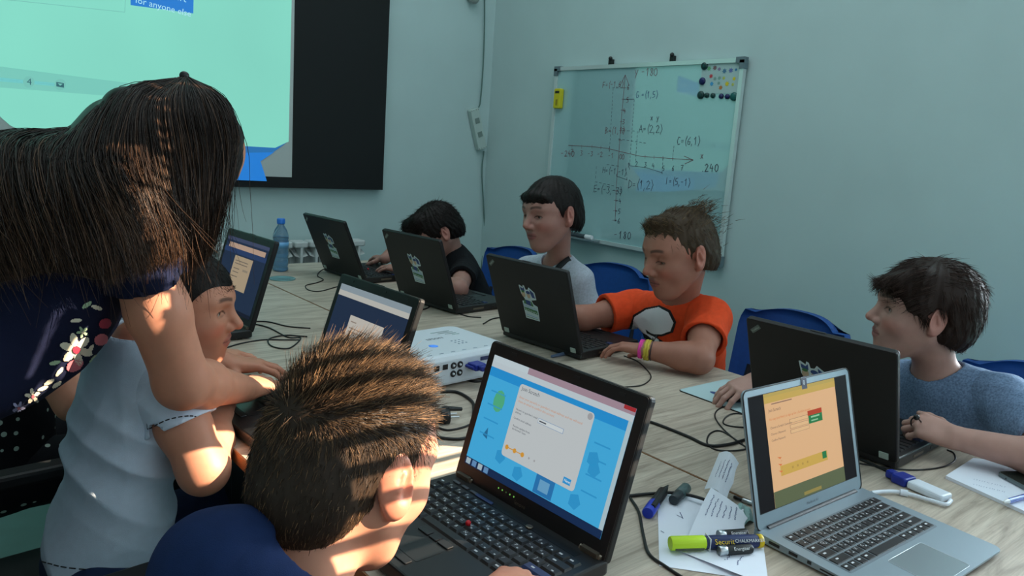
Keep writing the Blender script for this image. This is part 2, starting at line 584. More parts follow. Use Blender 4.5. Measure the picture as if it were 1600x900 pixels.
def write(s, x, y, h, ink, slope=.02, adv=.72, w=.0022):
    cx = x
    for ch in s:
        for st_ in GL.get(ch, []):
            stroke([(cx + px * h * .6 + (py * h * .08), y - py * h + slope * (cx - x)) for px, py in st_], ink, w)
        cx += h * .6 * (adv if ch not in ',.( )' else .5) + .6


def dash(a, c_, ink='k', n=None):
    a, c_ = np.array(a, float), np.array(c_, float)
    n = n or max(2, int(np.linalg.norm(c_ - a) / 6))
    for i in range(n):
        stroke([tuple(a + (c_ - a) * (i / n)), tuple(a + (c_ - a) * ((i + .55) / n))], ink, .0018)


stroke([(977, 117), (974, 150), (970, 195), (967, 238), (963, 290), (961, 345)], 'r')
stroke([(969, 133), (977, 117), (983, 134)], 'r')
stroke([(888, 227), (925, 229), (950, 232), (966, 236), (1000, 244), (1040, 247), (1083, 250)], 'r')
stroke([(1069, 244), (1083, 250), (1070, 256)], 'r')
write('y -180', 991, 118, 12, 'r', adv=.8); write('F=(-1,6)', 941, 137, 9, 'r', -.05); write('G =(1,5)', 993, 153, 10, 'b', -.02)
write('x y', 1016, 188, 8, 'k', adv=1.2); write('A=(2,2)', 998, 207, 12, 'k'); write('B=(1,1)', 945, 209, 10, 'r', -.02)
write('C=(6,1)', 1057, 226, 12, 'k', 0); write('x', 1094, 248, 10, 'r'); write('.240', 1096, 268, 12, 'k', .02, 1.0, .003)
write('-240', 876, 244, 9, 'r', .05, .9, .003); write('D=(1,2)', 981, 294, 13, 'k', .05); write('I=(5,-1)', 1039, 288, 11, 'k', .08)
write('H=(-1,-1)', 941, 270, 9, 'k', .12); write('E=(-3,-3)', 927, 300, 11, 'k', .1); write('-180', 959, 372, 11, 'k', .08, .95, .003)
for s, x, y in (('6', 979, 140), ('5', 978, 160), ('4', 973, 177), ('3', 972, 194), ('2', 971, 208), ('-3', 963, 303), ('-4', 962, 318), ('-5', 961, 334), ('-6', 960, 349)):
    write(s, x, y, 8, 'r' if y < 220 else 'k')
for s, x, y in (('1', 980, 262), ('2', 992, 260), ('3', 1006, 261), ('4', 1018, 263), ('5', 1034, 267), ('6', 1049, 267), ('7', 1063, 266),
                ('-1', 950, 247), ('-2', 933, 245), ('-3', 918, 244), ('3', 906, 243), ('7', 891, 241), ('00', 967, 249)):
    write(s, x, y, 8, 'k' if x > 975 else 'r')
for x in (894, 909, 925, 939, 952, 994, 1008, 1022, 1036, 1051):
    yy = 229 + max(0, (x - 930)) * .14 if x < 1000 else 244 + (x - 1000) * .07
    stroke([(x, yy - 2.5), (x - .3, yy + 3)], 'r', .0018)
for y in (137, 155, 172, 190, 204, 219, 298, 313, 329, 344):
    xx = 977 - (y - 117) * .075
    stroke([(xx - 3, y), (xx + 3, y)], 'r', .0018)
for a, c_ in (((957, 137), (975, 137)), ((958, 138), (952, 240)), ((991, 156), (983, 268)), ((972, 204), (995, 205)), ((996, 205), (993, 254)),
              ((966, 217), (1012, 224)), ((1053, 228), (1051, 246)), ((932, 260), (930, 282)), ((930, 284), (962, 291)), ((1036, 247), (1034, 275)),
              ((948, 257), (970, 260)), ((978, 262), (980, 285))):
    dash(a, c_)
stroke([(975, 155), (991, 155)], 'k'); stroke([(985, 259), (1010, 262), (1035, 270)], 'k', .0018); stroke([(963, 275), (980, 281)], 'k', .0018)
wr.build('handwriting', wb, True)

# eraser, magnets and the coloured club drawing stuck on the board
q0, q1 = bp(877, 139), bp(876, 170)
er = thing('board_eraser', 'yellow whiteboard eraser clinging to the left side of the board', 'eraser', (BX - .002, q0[1], (q0[2] + q1[2]) / 2))
hh = abs(q0[2] - q1[2])
b = MB(); b.prism(rrect(.05, hh, .008), 0, .025, mat('eraser_yellow', (206, 196, 30), .6), Matrix.Rotation(-PI / 2, 4, 'Y') @ Matrix.Rotation(PI / 2, 4, 'Z'), bev=.004)
b.build('body', er)
b = MB(); b.box((-.0255, 0, hh * .32), (.001, .03, .012), M_BLACK); b.box((-.0255, 0, -.02), (.001, .014, .03), mat('eraser_print', (150, 140, 20), .6))
b.build('print', er)
MG = (('dark green', (10, 58, 56)), ('dark blue', (16, 26, 84)), ('green', (16, 92, 88)))
spots = [(1101.5, 103, .017, 0, 'dark green round magnet at the upper left corner of the club drawing'),
         (1098, 127, .016, 1, 'dark blue round magnet left of the club drawing'),
         (1095.5, 148.5, .017, 0, 'large dark magnet at the left end of the magnet row'),
         (1105, 149, .011, 0, 'small black magnet, second from the left in the row'),
         (1114.5, 149.5, .011, 0, 'small black magnet, third from the left in the row'),
         (1127.5, 150.5, .011, 1, 'small dark magnet, fourth from the left in the row'),
         (1137, 151, .011, 1, 'small dark magnet, fifth from the left in the row'),
         (1147.5, 151, .018, 2, 'large green magnet at the right end of the magnet row')]
for i, (px, py, r, k, lb) in enumerate(spots):
    q = bp(px, py)
    b = MB(); b.lathe([(r, 0), (r, .006), (r * .7, .010), (.0001, .011)], mat('magnet ' + MG[k][0], MG[k][1], .3), 18, Matrix.Rotation(-PI / 2, 4, 'Y'))
    o = b.build('magnet'); o.location = (BX, q[1], q[2])
    tag(o, lb, 'magnet', 'round magnets on the whiteboard')
b = MB()
cols = [(96, 170, 120), (120, 92, 96), (128, 120, 150), (70, 120, 150), (96, 110, 170), (40, 120, 160), (190, 60, 70), (60, 150, 200), (214, 196, 40), (190, 120, 60), (120, 160, 150), (180, 190, 90)]
blobs = [(1108, 107, 5, 0), (1117, 106, 5, 1), (1124, 108, 4, 2), (1132, 111, 5, 3), (1142, 110, 5, 4), (1150, 109, 3, 5), (1111, 119, 4.5, 6), (1112, 131, 4.5, 7), (1136, 131, 5, 8), (1126, 137, 4.5, 9),
         (1117, 123, 4, 10), (1124, 122, 4, 10), (1131, 122, 3.6, 11), (1147, 123, 4, 8), (1145, 132, 3.5, 11), (1123, 130, 3.5, 10)]
yo = [bp(1098, 99)[1], bp(1152, 150)[1]]; zo = [bp(1130, 98)[2], bp(1130, 146)[2]]
b.box((BX - .0008, sum(yo) / 2, sum(zo) / 2), (.0008, abs(yo[0] - yo[1]), abs(zo[0] - zo[1])), mat('club_paper', (168, 196, 194), .6))
for i, (px, py, r, k) in enumerate(blobs):
    q = bp(px, py, .0016)
    n_ = 7
    rr = r / FOC * 2.9
    vs = []
    for t in range(n_ * 2):
        a = t * PI / n_ + i
        s = rr * (1 if t % 2 else .55)
        vs.append((q[0] - .0001 * (i % 5), q[1] + s * math.cos(a), q[2] + s * math.sin(a)))
    b.add(vs, [tuple(range(n_ * 2))], mat('blob%d' % k, cols[k], .7))
tag(b.build('club_drawing'), 'small paper with a colourful cluster of shapes pinned to the board corner', 'drawing')
# ------------------------------------------------------------------ tables
TZ = .75


def wood(name, shift):
    m = bpy.data.materials.new(name)
    m.use_nodes = True
    nt = m.node_tree
    bs = nt.nodes['Principled BSDF']
    bs.inputs['Roughness'].default_value = .42
    bs.inputs['Specular IOR Level'].default_value = .4
    tc = nt.nodes.new('ShaderNodeTexCoord')
    mp = nt.nodes.new('ShaderNodeMapping')
    mp.inputs['Scale'].default_value = (1.6, 16, 16)
    mp.inputs['Location'].default_value = (shift, shift * 3, 0)
    nt.links.new(tc.outputs['Object'], mp.inputs['Vector'])
    n1 = nt.nodes.new('ShaderNodeTexNoise')
    n1.inputs['Scale'].default_value = 2.2
    n1.inputs['Detail'].default_value = 8
    n1.inputs['Distortion'].default_value = 1.4
    n1.inputs['Roughness'].default_value = .65
    nt.links.new(mp.outputs['Vector'], n1.inputs['Vector'])
    cr = nt.nodes.new('ShaderNodeValToRGB')
    e = cr.color_ramp.elements
    e[0].position, e[0].color = .3, lin(150, 136, 122)
    e[1].position, e[1].color = .7, lin(208, 196, 180)
    x = e.new(.5); x.color = lin(190, 176, 160)
    nt.links.new(n1.outputs['Fac'], cr.inputs['Fac'])
    mp2 = nt.nodes.new('ShaderNodeMapping')
    mp2.inputs['Scale'].default_value = (6, 170, 60)
    nt.links.new(tc.outputs['Object'], mp2.inputs['Vector'])
    n2 = nt.nodes.new('ShaderNodeTexNoise')
    n2.inputs['Scale'].default_value = 2
    n2.inputs['Detail'].default_value = 4
    nt.links.new(mp2.outputs['Vector'], n2.inputs['Vector'])
    mr = nt.nodes.new('ShaderNodeMapRange')
    mr.inputs['From Min'].default_value = .35; mr.inputs['From Max'].default_value = .65
    mr.inputs['To Min'].default_value = .86; mr.inputs['To Max'].default_value = 1.05
    nt.links.new(n2.outputs['Fac'], mr.inputs['Value'])
    mx = nt.nodes.new('ShaderNodeMix'); mx.data_type = 'RGBA'; mx.blend_type = 'MULTIPLY'; mx.inputs[0].default_value = 1
    nt.links.new(cr.outputs['Color'], mx.inputs[6]); nt.links.new(mr.outputs['Result'], mx.inputs[7])
    nt.links.new(mx.outputs[2], bs.inputs['Base Color'])
    return m


M_EDGE = mat('table_edge_band', (150, 104, 66), .5)
M_LEG = mat('table_leg_metal', (34, 38, 44), .4, .3)
for name, x0, x1, lb, sh in (('conference_table', .463, 1.1135, 'light oak table half on the left, left of the long seam', 0.),
                             ('conference_table', 1.1165, 1.78, 'light oak conference table half along the whiteboard wall, right of the long seam', 4.)):
    t = thing(name, lb, 'table', ((x0 + x1) / 2, 1.4, 0), group=None)
    w, Y0, Y1 = x1 - x0, -.15 - 1.4, 3.12 - 1.4
    M_W = wood('oak_laminate', sh)
    b = MB()
    b.box((0, (Y0 + Y1) / 2, TZ - .0125), (w - .004, Y1 - Y0 - .004, .025), M_W)
    b.build('tabletop', t)
    b = MB()
    for sx in (-1, 1):
        b.box((sx * (w / 2 - .001), (Y0 + Y1) / 2, TZ - .0130), (.002, Y1 - Y0, .0235), M_EDGE)
    for yy in (Y0 + .001, Y1 - .001):
        b.box((0, yy, TZ - .0130), (w, .002, .0235), M_EDGE)
    b.build('edge_band', t)
    for yy in (Y0 + .3, 0.1, Y1 - .3):
        for sx in (-1, 1):
            b = MB(); b.box((sx * (w / 2 - .09), yy, .37), (.045, .045, .7), M_LEG)
            b.box((sx * (w / 2 - .09), yy, .01), (.06, .06, .02), M_LEG)
            b.build('leg', t)
    b = MB()
    for sx in (-1, 1):
        b.box((sx * (w / 2 - .09), (Y0 + Y1) / 2, TZ - .05), (.03, Y1 - Y0 - .5, .04), M_LEG)
    b.build('rail', t)

# ------------------------------------------------------------------ laptops
M_TP = mat('laptop_black', (17, 18, 20), .42, noise=.12, nscale=60)
M_TPL = mat('laptop_lid_rubber', (14, 15, 17), .5, spec=.4)
M_BEZ = mat('laptop_bezel', (11, 11, 12), .35)
M_KEY = mat('laptop_key', (22, 23, 26), .4)
M_KEYB = mat('laptop_blue_key', (34, 52, 96), .4)
M_KTX = mat('key_print', (205, 210, 214), .5)
M_RED = mat('red_cap', (196, 22, 34), .5)
M_HNG = mat('hinge_metal', (120, 112, 100), .35, .8)
M_SILV = mat('sticker_silver', (170, 186, 176), .4)
ST_W = mat('sticker_white', (196, 214, 216), .5)
ST_B = mat('sticker_blue', (34, 66, 122), .5)
ST_G = mat('sticker_green', (58, 116, 62), .5)
ST_S = mat('sticker_skin', (190, 168, 140), .5)
ST_L = mat('sticker_light_blue', (128, 170, 205), .5)


def sticker(parent, M):
    """die-cut label with two heads, a book, flags and two lines of lettering"""
    b = MB(); b.M = M
    o = [(-.42, -1.0), (.62, -1.0), (.66, -.1), (.38, .0), (.26, .22), (.66, .32), (.62, .75), (.22, 1.0), (.12, .84), (-.04, .82), (-.1, 1.04), (-.2, 1.08),
         (-.24, .93), (-.46, 1.04), (-.52, 1.02), (-.44, .5), (-.22, .22), (-.3, .08), (-.46, .06)]
    k = .052
    b.prism([(x * k, y * k) for x, y in o], 0, .0006, ST_W)
    z = .0009
    pl = lambda pts, m, dz=0: b.add([(x * k, y * k, z + dz) for x, y in pts], [tuple(range(len(pts)))], m)
    ci = lambda cx, cy, rx, ry, m, dz=0: pl([(cx + rx * math.cos(t * .4488), cy + ry * math.sin(t * .4488)) for t in range(14)], m, dz)
    pl([(-.44, .94), (-.24, .86), (-.14, .98), (-.12, .72), (-.3, .68), (-.42, .76)], ST_B)
    pl([(.26, .9), (.54, .72), (.6, .4), (.38, .42), (.3, .62)], ST_B)
    ci(-.26, .52, .15, .2, ST_S); ci(.12, .5, .14, .18, ST_S, .0001); ci(.12, .68, .16, .1, ST_B, .0002); ci(-.27, .68, .13, .07, ST_G, .0002)
    pl([(-.2, .2), (.18, .16), (.2, -.14), (-.16, -.1)], ST_B, .0001)
    pl([(-.32, .14), (-.2, .2), (-.16, -.1), (-.36, -.06)], ST_G); pl([(.2, .16), (.3, .1), (.36, -.14), (.2, -.14)], ST_G)
    pl([(-.4, -.48), (.6, -.62), (.58, -.36), (-.4, -.3)], ST_G, .0001)
    for i in range(8):      # two lines of tiny unreadable lettering
        x = -.4 + i * .125; yy = -.1 - i * .017
        pl([(x, yy - .17), (x + .03, yy - .17), (x + .03, yy), (x, yy)], ST_L, .0003)
        pl([(x, yy - .03 - .07 * (i % 3)), (x + .1, yy - .04 - .07 * (i % 3)), (x + .1, yy - .0 - .07 * (i % 3)), (x, yy - .07 * (i % 3))], ST_L, .0004)
        pl([(x, yy - .37), (x + .025, yy - .37), (x + .025, yy - .26), (x, yy - .26)], ST_W, .0003)
        pl([(x, yy - .3 - .04 * (i % 2)), (x + .09, yy - .3 - .04 * (i % 2)), (x + .09, yy - .275 - .04 * (i % 2)), (x, yy - .275 - .04 * (i % 2))], ST_W, .0004)
    pl([(-.32, -.72), (.5, -.8), (.5, -.84), (-.32, -.76)], ST_L, .0002); pl([(-.36, -.86), (.5, -.9), (.5, -.93), (-.36, -.89)], ST_G, .0002)
    return b.build('sticker', parent)


def scr_poly(b, w, h, r, m, dz):
    """rectangle r = (x0, y0, x1, y1) in fractions of the screen, y down from its top"""
    x0, y0, x1, y1 = r
    b.add([(-w / 2 + x0 * w, h / 2 - y1 * h, dz), (-w / 2 + x1 * w, h / 2 - y1 * h, dz), (-w / 2 + x1 * w, h / 2 - y0 * h, dz), (-w / 2 + x0 * w, h / 2 - y0 * h, dz)], [(0, 1, 2, 3)], m)


def em(name, rgb, k=1.0):
    m = mat(name, rgb, .25, emit=k)
    m.node_tree.nodes['Principled BSDF'].inputs['Base Color'].default_value = (.012, .012, .014, 1)
    m.node_tree.nodes['Principled BSDF'].inputs['Specular IOR Level'].default_value = .02
    return m


def content_blue(b, w, h):
    Q = lambda r, m, d: scr_poly(b, w, h, r, m, d)
    Q((0, 0, 1, 1), em('page_sky', (62, 160, 208)), .0002)
    Q((0, 0, 1, .055), em('tab_bar', (150, 128, 140)), .0004); Q((0, .0, .28, .055), em('tab_light', (178, 192, 198)), .0006)
    Q((0, .055, 1, .105), em('address_bar', (176, 188, 194)), .0005)
    Q((0, .105, .975, .185), em('site_bar', (34, 134, 196)), .0004)
    Q((.975, .105, 1, .955), em('scroll', (160, 182, 190)), .0004)
    Q((.93, .0, 1, .03), em('close_red', (150, 40, 44)), .0008)
    Q((0, .935, 1, 1), em('taskbar', (18, 40, 74)), .0006)
    for i in range(4):
        Q((.01 + i * .05, .942, .045 + i * .05, .992), em('task_icon%d' % (i % 2), ((150, 170, 180), (90, 130, 170))[i % 2]), .0009)
    card = em('card', (178, 184, 186))
    b.add([(x, y, .0008) for x, y in rrect(.53 * w, .63 * h, .006, 4, -.0 * w + .005, .035 * h)], [tuple(range(20))], card)
    X0, Y0 = -.265 * w + .005, .035 * h + .315 * h      # card's upper left corner
    T = lambda s, x, y, sz, m: b.text(s, sz, m, Matrix.Translation((X0 + x * w, Y0 - y * h, .0013)))
    dk, orr = em('ui_dark', (60, 66, 76)), em('ui_orange', (190, 132, 96))
    T('Join Scratch', .02, .05, .0085, dk)
    T("Enter your parent's or guardian's email address and we will send", .02, .12, .0052, orr)
    T('them an email to confirm this account.', .02, .155, .0052, orr)
    T("Parent's or guardian's email", .02, .225, .0044, dk); T('address', .02, .25, .0044, dk); T('Confirm email address', .02, .30, .0044, dk)
    T('Receive updates from', .03, .365, .0044, dk); T('the Scratch Team', .03, .39, .0044, dk)
    Q2 = lambda x0, y0, x1, y1, m, d: b.add([(X0 + x0 * w, Y0 - y1 * h, d), (X0 + x1 * w, Y0 - y1 * h, d), (X0 + x1 * w, Y0 - y0 * h, d), (X0 + x0 * w, Y0 - y0 * h, d)], [(0, 1, 2, 3)], m)
    Q2(.19, .21, .37, .25, em('field_line', (96, 130, 170)), .0010); Q2(.192, .213, .368, .247, em('field', (190, 198, 200)), .0012)
    Q2(.2, .226, .25, .236, dk, .0014)
    gold = em('ui_gold', (196, 140, 52))
    Q2(.03, .545, .15, .553, gold, .0011)
    for x in (.03, .09, .15):
        b.add([(X0 + x * w + .004 * math.cos(t), Y0 - .549 * h + .004 * math.sin(t), .0013) for t in [k * .7854 for k in range(8)]], [tuple(range(8))], gold)
    for x in (.2, .24):
        b.add([(X0 + x * w + .0018 * math.cos(t), Y0 - .549 * h + .0018 * math.sin(t), .0013) for t in [k * .7854 for k in range(8)]], [tuple(range(8))], em('ui_grey', (150, 150, 152)))
    Q2(.45, .55, .5, .6, em('ui_button', (44, 138, 196)), .0012); T('Next', .457, .585, .006, em('ui_white', (220, 226, 230)))
    b.add([(X0 + .505 * w + .005 * math.cos(t), Y0 - .035 * h + .005 * math.sin(t), .0012) for t in [k * .5236 for k in range(12)]], [tuple(range(12))], em('ui_grey', (150, 150, 152)))
    # faint page pictures around the card
    pg, pb = em('page_green', (74, 160, 120)), em('page_blue', (44, 140, 192))
    b.add([(-.37 * w + .013 * math.cos(t), .13 * h + .018 * math.sin(t), .0005) for t in [k * .5236 for k in range(12)]], [tuple(range(12))], pg)
    b.add([(-.42 * w, -.2 * h, .0005), (-.38 * w, -.22 * h, .0005), (-.395 * w, -.12 * h, .0005)], [(0, 1, 2)], em('page_dark', (36, 100, 140)))
    for (x, y) in ((-.25, -.3), (.34, .02), (.36, -.05), (-.1, -.36), (.3, -.34)):
        b.add([(x * w + .012 * math.cos(t), y * h + .012 * math.sin(t), .0005) for t in [k * 1.2566 for k in range(5)]], [tuple(range(5))], pb)
    Q((.53, .78, .66, .93), em('page_frame', (38, 108, 164)), .0005); Q((.56, .81, .63, .9), em('page_pale', (96, 150, 186)), .0007)
    for y in (.3, .42, .55, .68):
        Q((.05, y, .17, y + .012), pb, .0005); Q((.82, y + .05, .92, y + .062), pb, .0005)


def content_dim(b, w, h, big=True):
    Q = lambda r, m, d: scr_poly(b, w, h, r, m, d)
    Q((0, 0, 1, 1), em('dim_page', (30, 44, 66)), .0002)
    if big:
        Q((0, 0, 1, .07), em('dim_tabs', (128, 142, 150)), .0005); Q((0, .07, 1, .13), em('dim_bar', (172, 172, 166)), .0005)
        Q((.27, .3, .75, .86), em('dim_card', (176, 172, 164)), .0006)
        for i, y in enumerate((.36, .43, .47, .54, .6, .66)):
            Q((.3, y, .3 + (.08 if i == 0 else .26), y + .012), em('dim_text', (130, 118, 108)), .0008)
    else:
        Q((0, 0, 1, .05), em('dim_tabs2', (58, 66, 92)), .0005)
        Q((.08, .08, .95, .15), em('dim_bar2', (168, 142, 124)), .0005); Q((0, .15, 1, .22), em('dim_site', (38, 56, 92)), .0004)
        Q((.3, .24, .73, .7), em('dim_card2', (156, 140, 116)), .0006)
        for i, y in enumerate((.3, .34, .41, .46, .52)):
            Q((.34, y, .34 + (.3 if i < 2 else .14), y + .012), em('dim_text2', (100, 92, 84)), .0008)
        Q((.56, .4, .68, .43), em('dim_field', (130, 120, 104)), .0008); Q((.38, .6, .42, .68), em('dim_text2', (100, 92, 84)), .0008)
    Q((0, .95, 1, 1), em('dim_task', (20, 26, 40)), .0006)


def content_mac(b, w, h):
    Q = lambda r, m, d: scr_poly(b, w, h, r, m, d)
    Q((0, 0, 1, 1), em('mac_black', (14, 13, 14)), .0002)
    Q((.135, 0, .865, 1), em('mac_page', (214, 172, 128)), .0004)
    Q((.135, 0, .865, .03), em('mac_bar', (176, 156, 84)), .0006); Q((.135, .03, .865, .085), em('mac_tabs', (188, 160, 82)), .0006)
    Q((.2, .095, .4, .105), em('mac_text', (140, 110, 90)), .0006)
    Q((.135, .86, .865, 1), em('mac_desktop', (88, 98, 70)), .0006); Q((.42, .955, .6, .985), em('mac_dock', (140, 128, 70)), .0008)
    Q((.22, .655, .7, .745), em('mac_strip', (194, 160, 76)), .0006)
    dk, orr = em('mac_dark', (104, 84, 76)), em('mac_orange', (206, 118, 66))
    T = lambda s, x, y, sz, m: b.text(s, sz, m, Matrix.Translation((-w / 2 + x * w, h / 2 - y * h, .0010)))
    T('Join Scratch', .165, .165, .007, dk)
    T("It's easy (and free!) to sign up for a Scratch account.", .165, .24, .0056, orr)
    T('Choose a Scratch Username', .165, .315, .0052, dk); T('Choose a Password', .165, .37, .005, dk); T('Confirm Password', .165, .425, .005, dk)
    for y in (.275, .325, .37):
        Q((.355, y, .545, y + .036), em('mac_field_line', (150, 118, 92)), .0006); Q((.358, y + .003, .542, y + .033), em('mac_field', (216, 178, 132)), .0008)
    Q((.54, .245, .69, .29), em('mac_red', (172, 62, 34)), .0009); Q((.545, .29, .69, .365), em('mac_green', (34, 116, 66)), .0009)
    Q((.57, .30, .66, .315), em('mac_mint', (140, 190, 150)), .0011); Q((.57, .335, .64, .347), em('mac_mint', (140, 190, 150)), .0011)
    Q((.645, .655, .69, .72), em('mac_green', (34, 116, 66)), .0009)
    for i in range(6):
        b.add([(-w / 2 + (.215 + .0) * w + .0 + (.008 if i % 2 else -.004), h / 2 - (.57 + i * .03) * h, .0010), (-w / 2 + .24 * w, h / 2 - (.58 + i * .03) * h, .0010), (-w / 2 + .225 * w, h / 2 - (.595 + i * .03) * h, .0010)], [(0, 1, 2)], orr)
    for i in range(4):
        Q((.33 + i * .05, .69, .345 + i * .05, .71), em('mac_dots', (170, 138, 70)), .0008)


KROWS = [("`1234567890-=", 1.0, 0), ("QWERTZUIOP[]", 1.0, 1.5), ("ASDFGHJKL;'", 1.0, 1.75), ("YXCVBNM,./", 1.0, 2.25)]


def key_block(b, wid, dep, y_top, z, rows, mk, hgt=.0035, letters=True, kt=M_KTX, pitch=None, gap=.0022, mod=None):
    """rows of keycaps, front of the block towards -y"""
    pitch = pitch or wid / 15.0
    ph = dep / len(rows)
    for r, row in enumerate(rows):
        x = -wid / 2
        yc_ = y_top - (r + .5) * ph
        for lab, kw in row:
            w_ = kw * pitch
            if lab is not None:
                m_ = mod if (mod and lab in ('Enter', 'Fn')) else mk
                t = .0022 if hgt > .002 else .0006
                x0, x1_, ya, yb = x + gap / 2, x + w_ - gap / 2, yc_ - ph / 2 + gap / 2, yc_ + ph / 2 - gap / 2
                vs = [(x0, ya, z), (x1_, ya, z), (x1_, yb, z), (x0, yb, z), (x0 + t, ya + t * 1.5, z + hgt), (x1_ - t, ya + t * 1.5, z + hgt), (x1_ - t, yb - t * .5, z + hgt), (x0 + t, yb - t * .5, z + hgt)]
                b.add(vs, [(4, 5, 6, 7), (0, 1, 5, 4), (1, 2, 6, 5), (2, 3, 7, 6), (3, 0, 4, 7)], m_)
                if letters and lab:
                    s = lab if len(lab) == 1 else ''
                    if s:
                        b.text(s, ph * .42, kt, Matrix.Translation((x0 + w_ * .2, ya + ph * .42, z + hgt + .0003)))
                        if random.random() < .7:
                            b.box((x0 + w_ * .62, ya + ph * .34, z + hgt + .0002), (w_ * .13, ph * .12, .0002), kt)
                    else:
                        b.box((x0 + w_ * .3, ya + ph * .5, z + hgt + .0002), (min(w_ * .3, .006), ph * .16, .0002), kt)
            x += w_


def std_rows():
    k = lambda s: [(c, 1) for c in s]
    return [[('Esc', 1)] + [('F', 1)] * 12 + [('Ins', 1), ('Del', 1)],
            k("`1234567890-=") + [('Bksp', 2)],
            [('Tab', 1.5)] + k("QWERTZUIOP[]") + [('\\', 1.5)],
            [('Caps', 1.75)] + k("ASDFGHJKL;'") + [('Enter', 2.25)],
            [('Shift', 2.25)] + k("YXCVBNM,./") + [('Shift', 2.75)],
            [('Fn', 1), ('Ctrl', 1), ('Win', 1), ('Alt', 1.2), ('', 5.3), ('Alt', 1.2), ('Menu', 1), ('Ctrl', 1), ('Up', 1.1), ('Rt', 1.2)]]


def thinkpad(label, x, y, yaw, op, w=.311, dep=.255, lh=.25, content=None, seen=True, stick=False, letters=False, group='black laptops on the conference table'):
    t = thing('laptop', label, 'laptop', (x, y, TZ), yaw, group)
    b = MB()
    b.prism(rrect(w, dep + .012, .008, 3, 0, -dep / 2 + .006), .004, .026, M_TP, bev=.003)
    for sx in (-1, 1):
        for yy in (-.02, -dep + .02):
            b.box((sx * (w / 2 - .025), yy, .002), (.03, .012, .005), M_BLACK)
    # side ports and vents
    for i in range(5):
        b.box((w / 2 + .0004, -.06 - i * .012, .016), (.001, .007, .008), M_KEY)
    b.box((-w / 2 - .0004, -.09, .014), (.001, .05, .006), M_HNG); b.box((-w / 2 - .0004, -.16, .014), (.001, .014, .006), M_KEY)
    b.build('base', t)
    b = MB()
    kd = dep * .46
    key_block(b, w * .93, kd, -.03, .0255, std_rows(), M_KEY, letters=letters, mod=M_KEYB)
    if letters:
        b.box((0, -.018, .0262), (w * .8, .012, .0006), M_BEZ)
        for i in range(3):
            b.prism(rrect(.016, .006, .002), .0262, .0285, mat('button_grey', (70, 74, 80), .4), Matrix.Translation((-w * .4 + i * .022, -.02, 0)), bev=.001)
        b.prism(rrect(.04, .007, .002), .0262, .0285, M_KEYB, Matrix.Translation((-w * .19, -.021, 0)), bev=.001)
        b.prism(rrect(.012, .010, .005), .0262, .0285, M_HNG, Matrix.Translation((w * .12, -.021, 0)), bev=.001)
    b.build('keyboard', t)
    b = MB(); b.lathe([(.0035, 0), (.0042, .005), (.0025, .0075), (.0001, .0076)], M_RED, 12, Matrix.Translation((-.012, -.03 - kd * .58, .0275)))
    b.build('trackpoint', t)
    b = MB()
    yb = -.03 - kd - .012
    for sx in (-1, 0, 1):
        b.prism(rrect(.024 if sx else .018, .012, .002), .0258, .0285, M_KEY, Matrix.Translation((sx * .023 - .012, yb, 0)), bev=.001)
    b.prism(rrect(.072, .045, .003), .0258, .0264, mat('pad_black', (24, 26, 29), .3), Matrix.Translation((-.012, yb - .034, 0)))
    b.prism(rrect(.066, .012, .002), .0258, .028, M_KEY, Matrix.Translation((-.012, yb - .066, 0)), bev=.001)
    b.build('touchpad', t)
    hz = .02
    for sx in (-1, 1):
        b = MB(); b.tube([(sx * w * .42 - .02, .004, hz + .004), (sx * w * .42 + .02, .004, hz + .004)], .0075, M_HNG, 10)
        b.box((sx * w * .42, .002, .027), (.03, .014, .012), M_HNG)
        b.build('hinge', t)
    LM = Matrix.Translation((0, 0, hz)) @ Matrix.Rotation(PI / 2 - op, 4, 'X')     # lid plane: x right, y up the lid, z towards the user
    lid = MB(); lid.M = LM
    lid.prism(rrect(w, lh, .007, 3, 0, lh / 2), -.014, 0, M_TPL, bev=.003)
    lid.box((0, lh - .0005, -.004), (.03, .003, .004), M_KEY)
    lo = lid.build('lid', t)
    if content:
        sw, sh = w - .034, lh - .052
        b = MB(); b.M = LM
        b.prism(rrect(w - .004, lh - .004, .006, 3, 0, lh / 2), -.001, .0012, M_BEZ, bev=.0005)
        for sx in (-.32, .1, .36):
            b.box((sx * w, lh - .01, .0016), (.012, .004, .0008), M_KEY)
        b.text('lenovo', .009, M_HNG, Matrix.Translation((-.02, .012, .0016)))
        for i, g in enumerate(((120, 200, 90), (120, 200, 90), (60, 90, 50), (130, 210, 80), (130, 210, 80))):
            b.box((-.06 + i * .009, .021, .0016), (.002, .0022, .0004), em('led%d' % (i == 2), g, .8))
        b.build('bezel', lo)
        b = MB(); b.M = LM @ Matrix.Translation((0, lh / 2 + .004, .0014))
        content(b, sw, sh)
        b.build('screen', lo)
    BM = LM @ Matrix.Translation((0, 0, -.0142)) @ Matrix.Rotation(PI, 4, 'Y')
    b = MB(); b.M = BM @ Matrix.Translation((-w / 2 + .022, lh - .022, 0)) @ Matrix.Rotation(math.radians(40), 4, 'Z')
    b.prism(rrect(.026, .010, .002), 0, .0006, mat('lid_logo_plate', (92, 104, 100), .4, .3))
    b.text('ThinkPad', .0058, M_SILV, Matrix.Translation((-.0115, -.002, .0009)))
    b.build('logo', lo)
    for sx in (-1, 1):
        b = MB(); b.M = BM
        b.box((sx * w * .42, .012, .0), (.018, .014, .004), M_SILV)
        b.build('hinge_cover', lo)
    if stick:
        sticker(lo, BM @ Matrix.Translation((-.012, lh * .5, 0)))
    return t


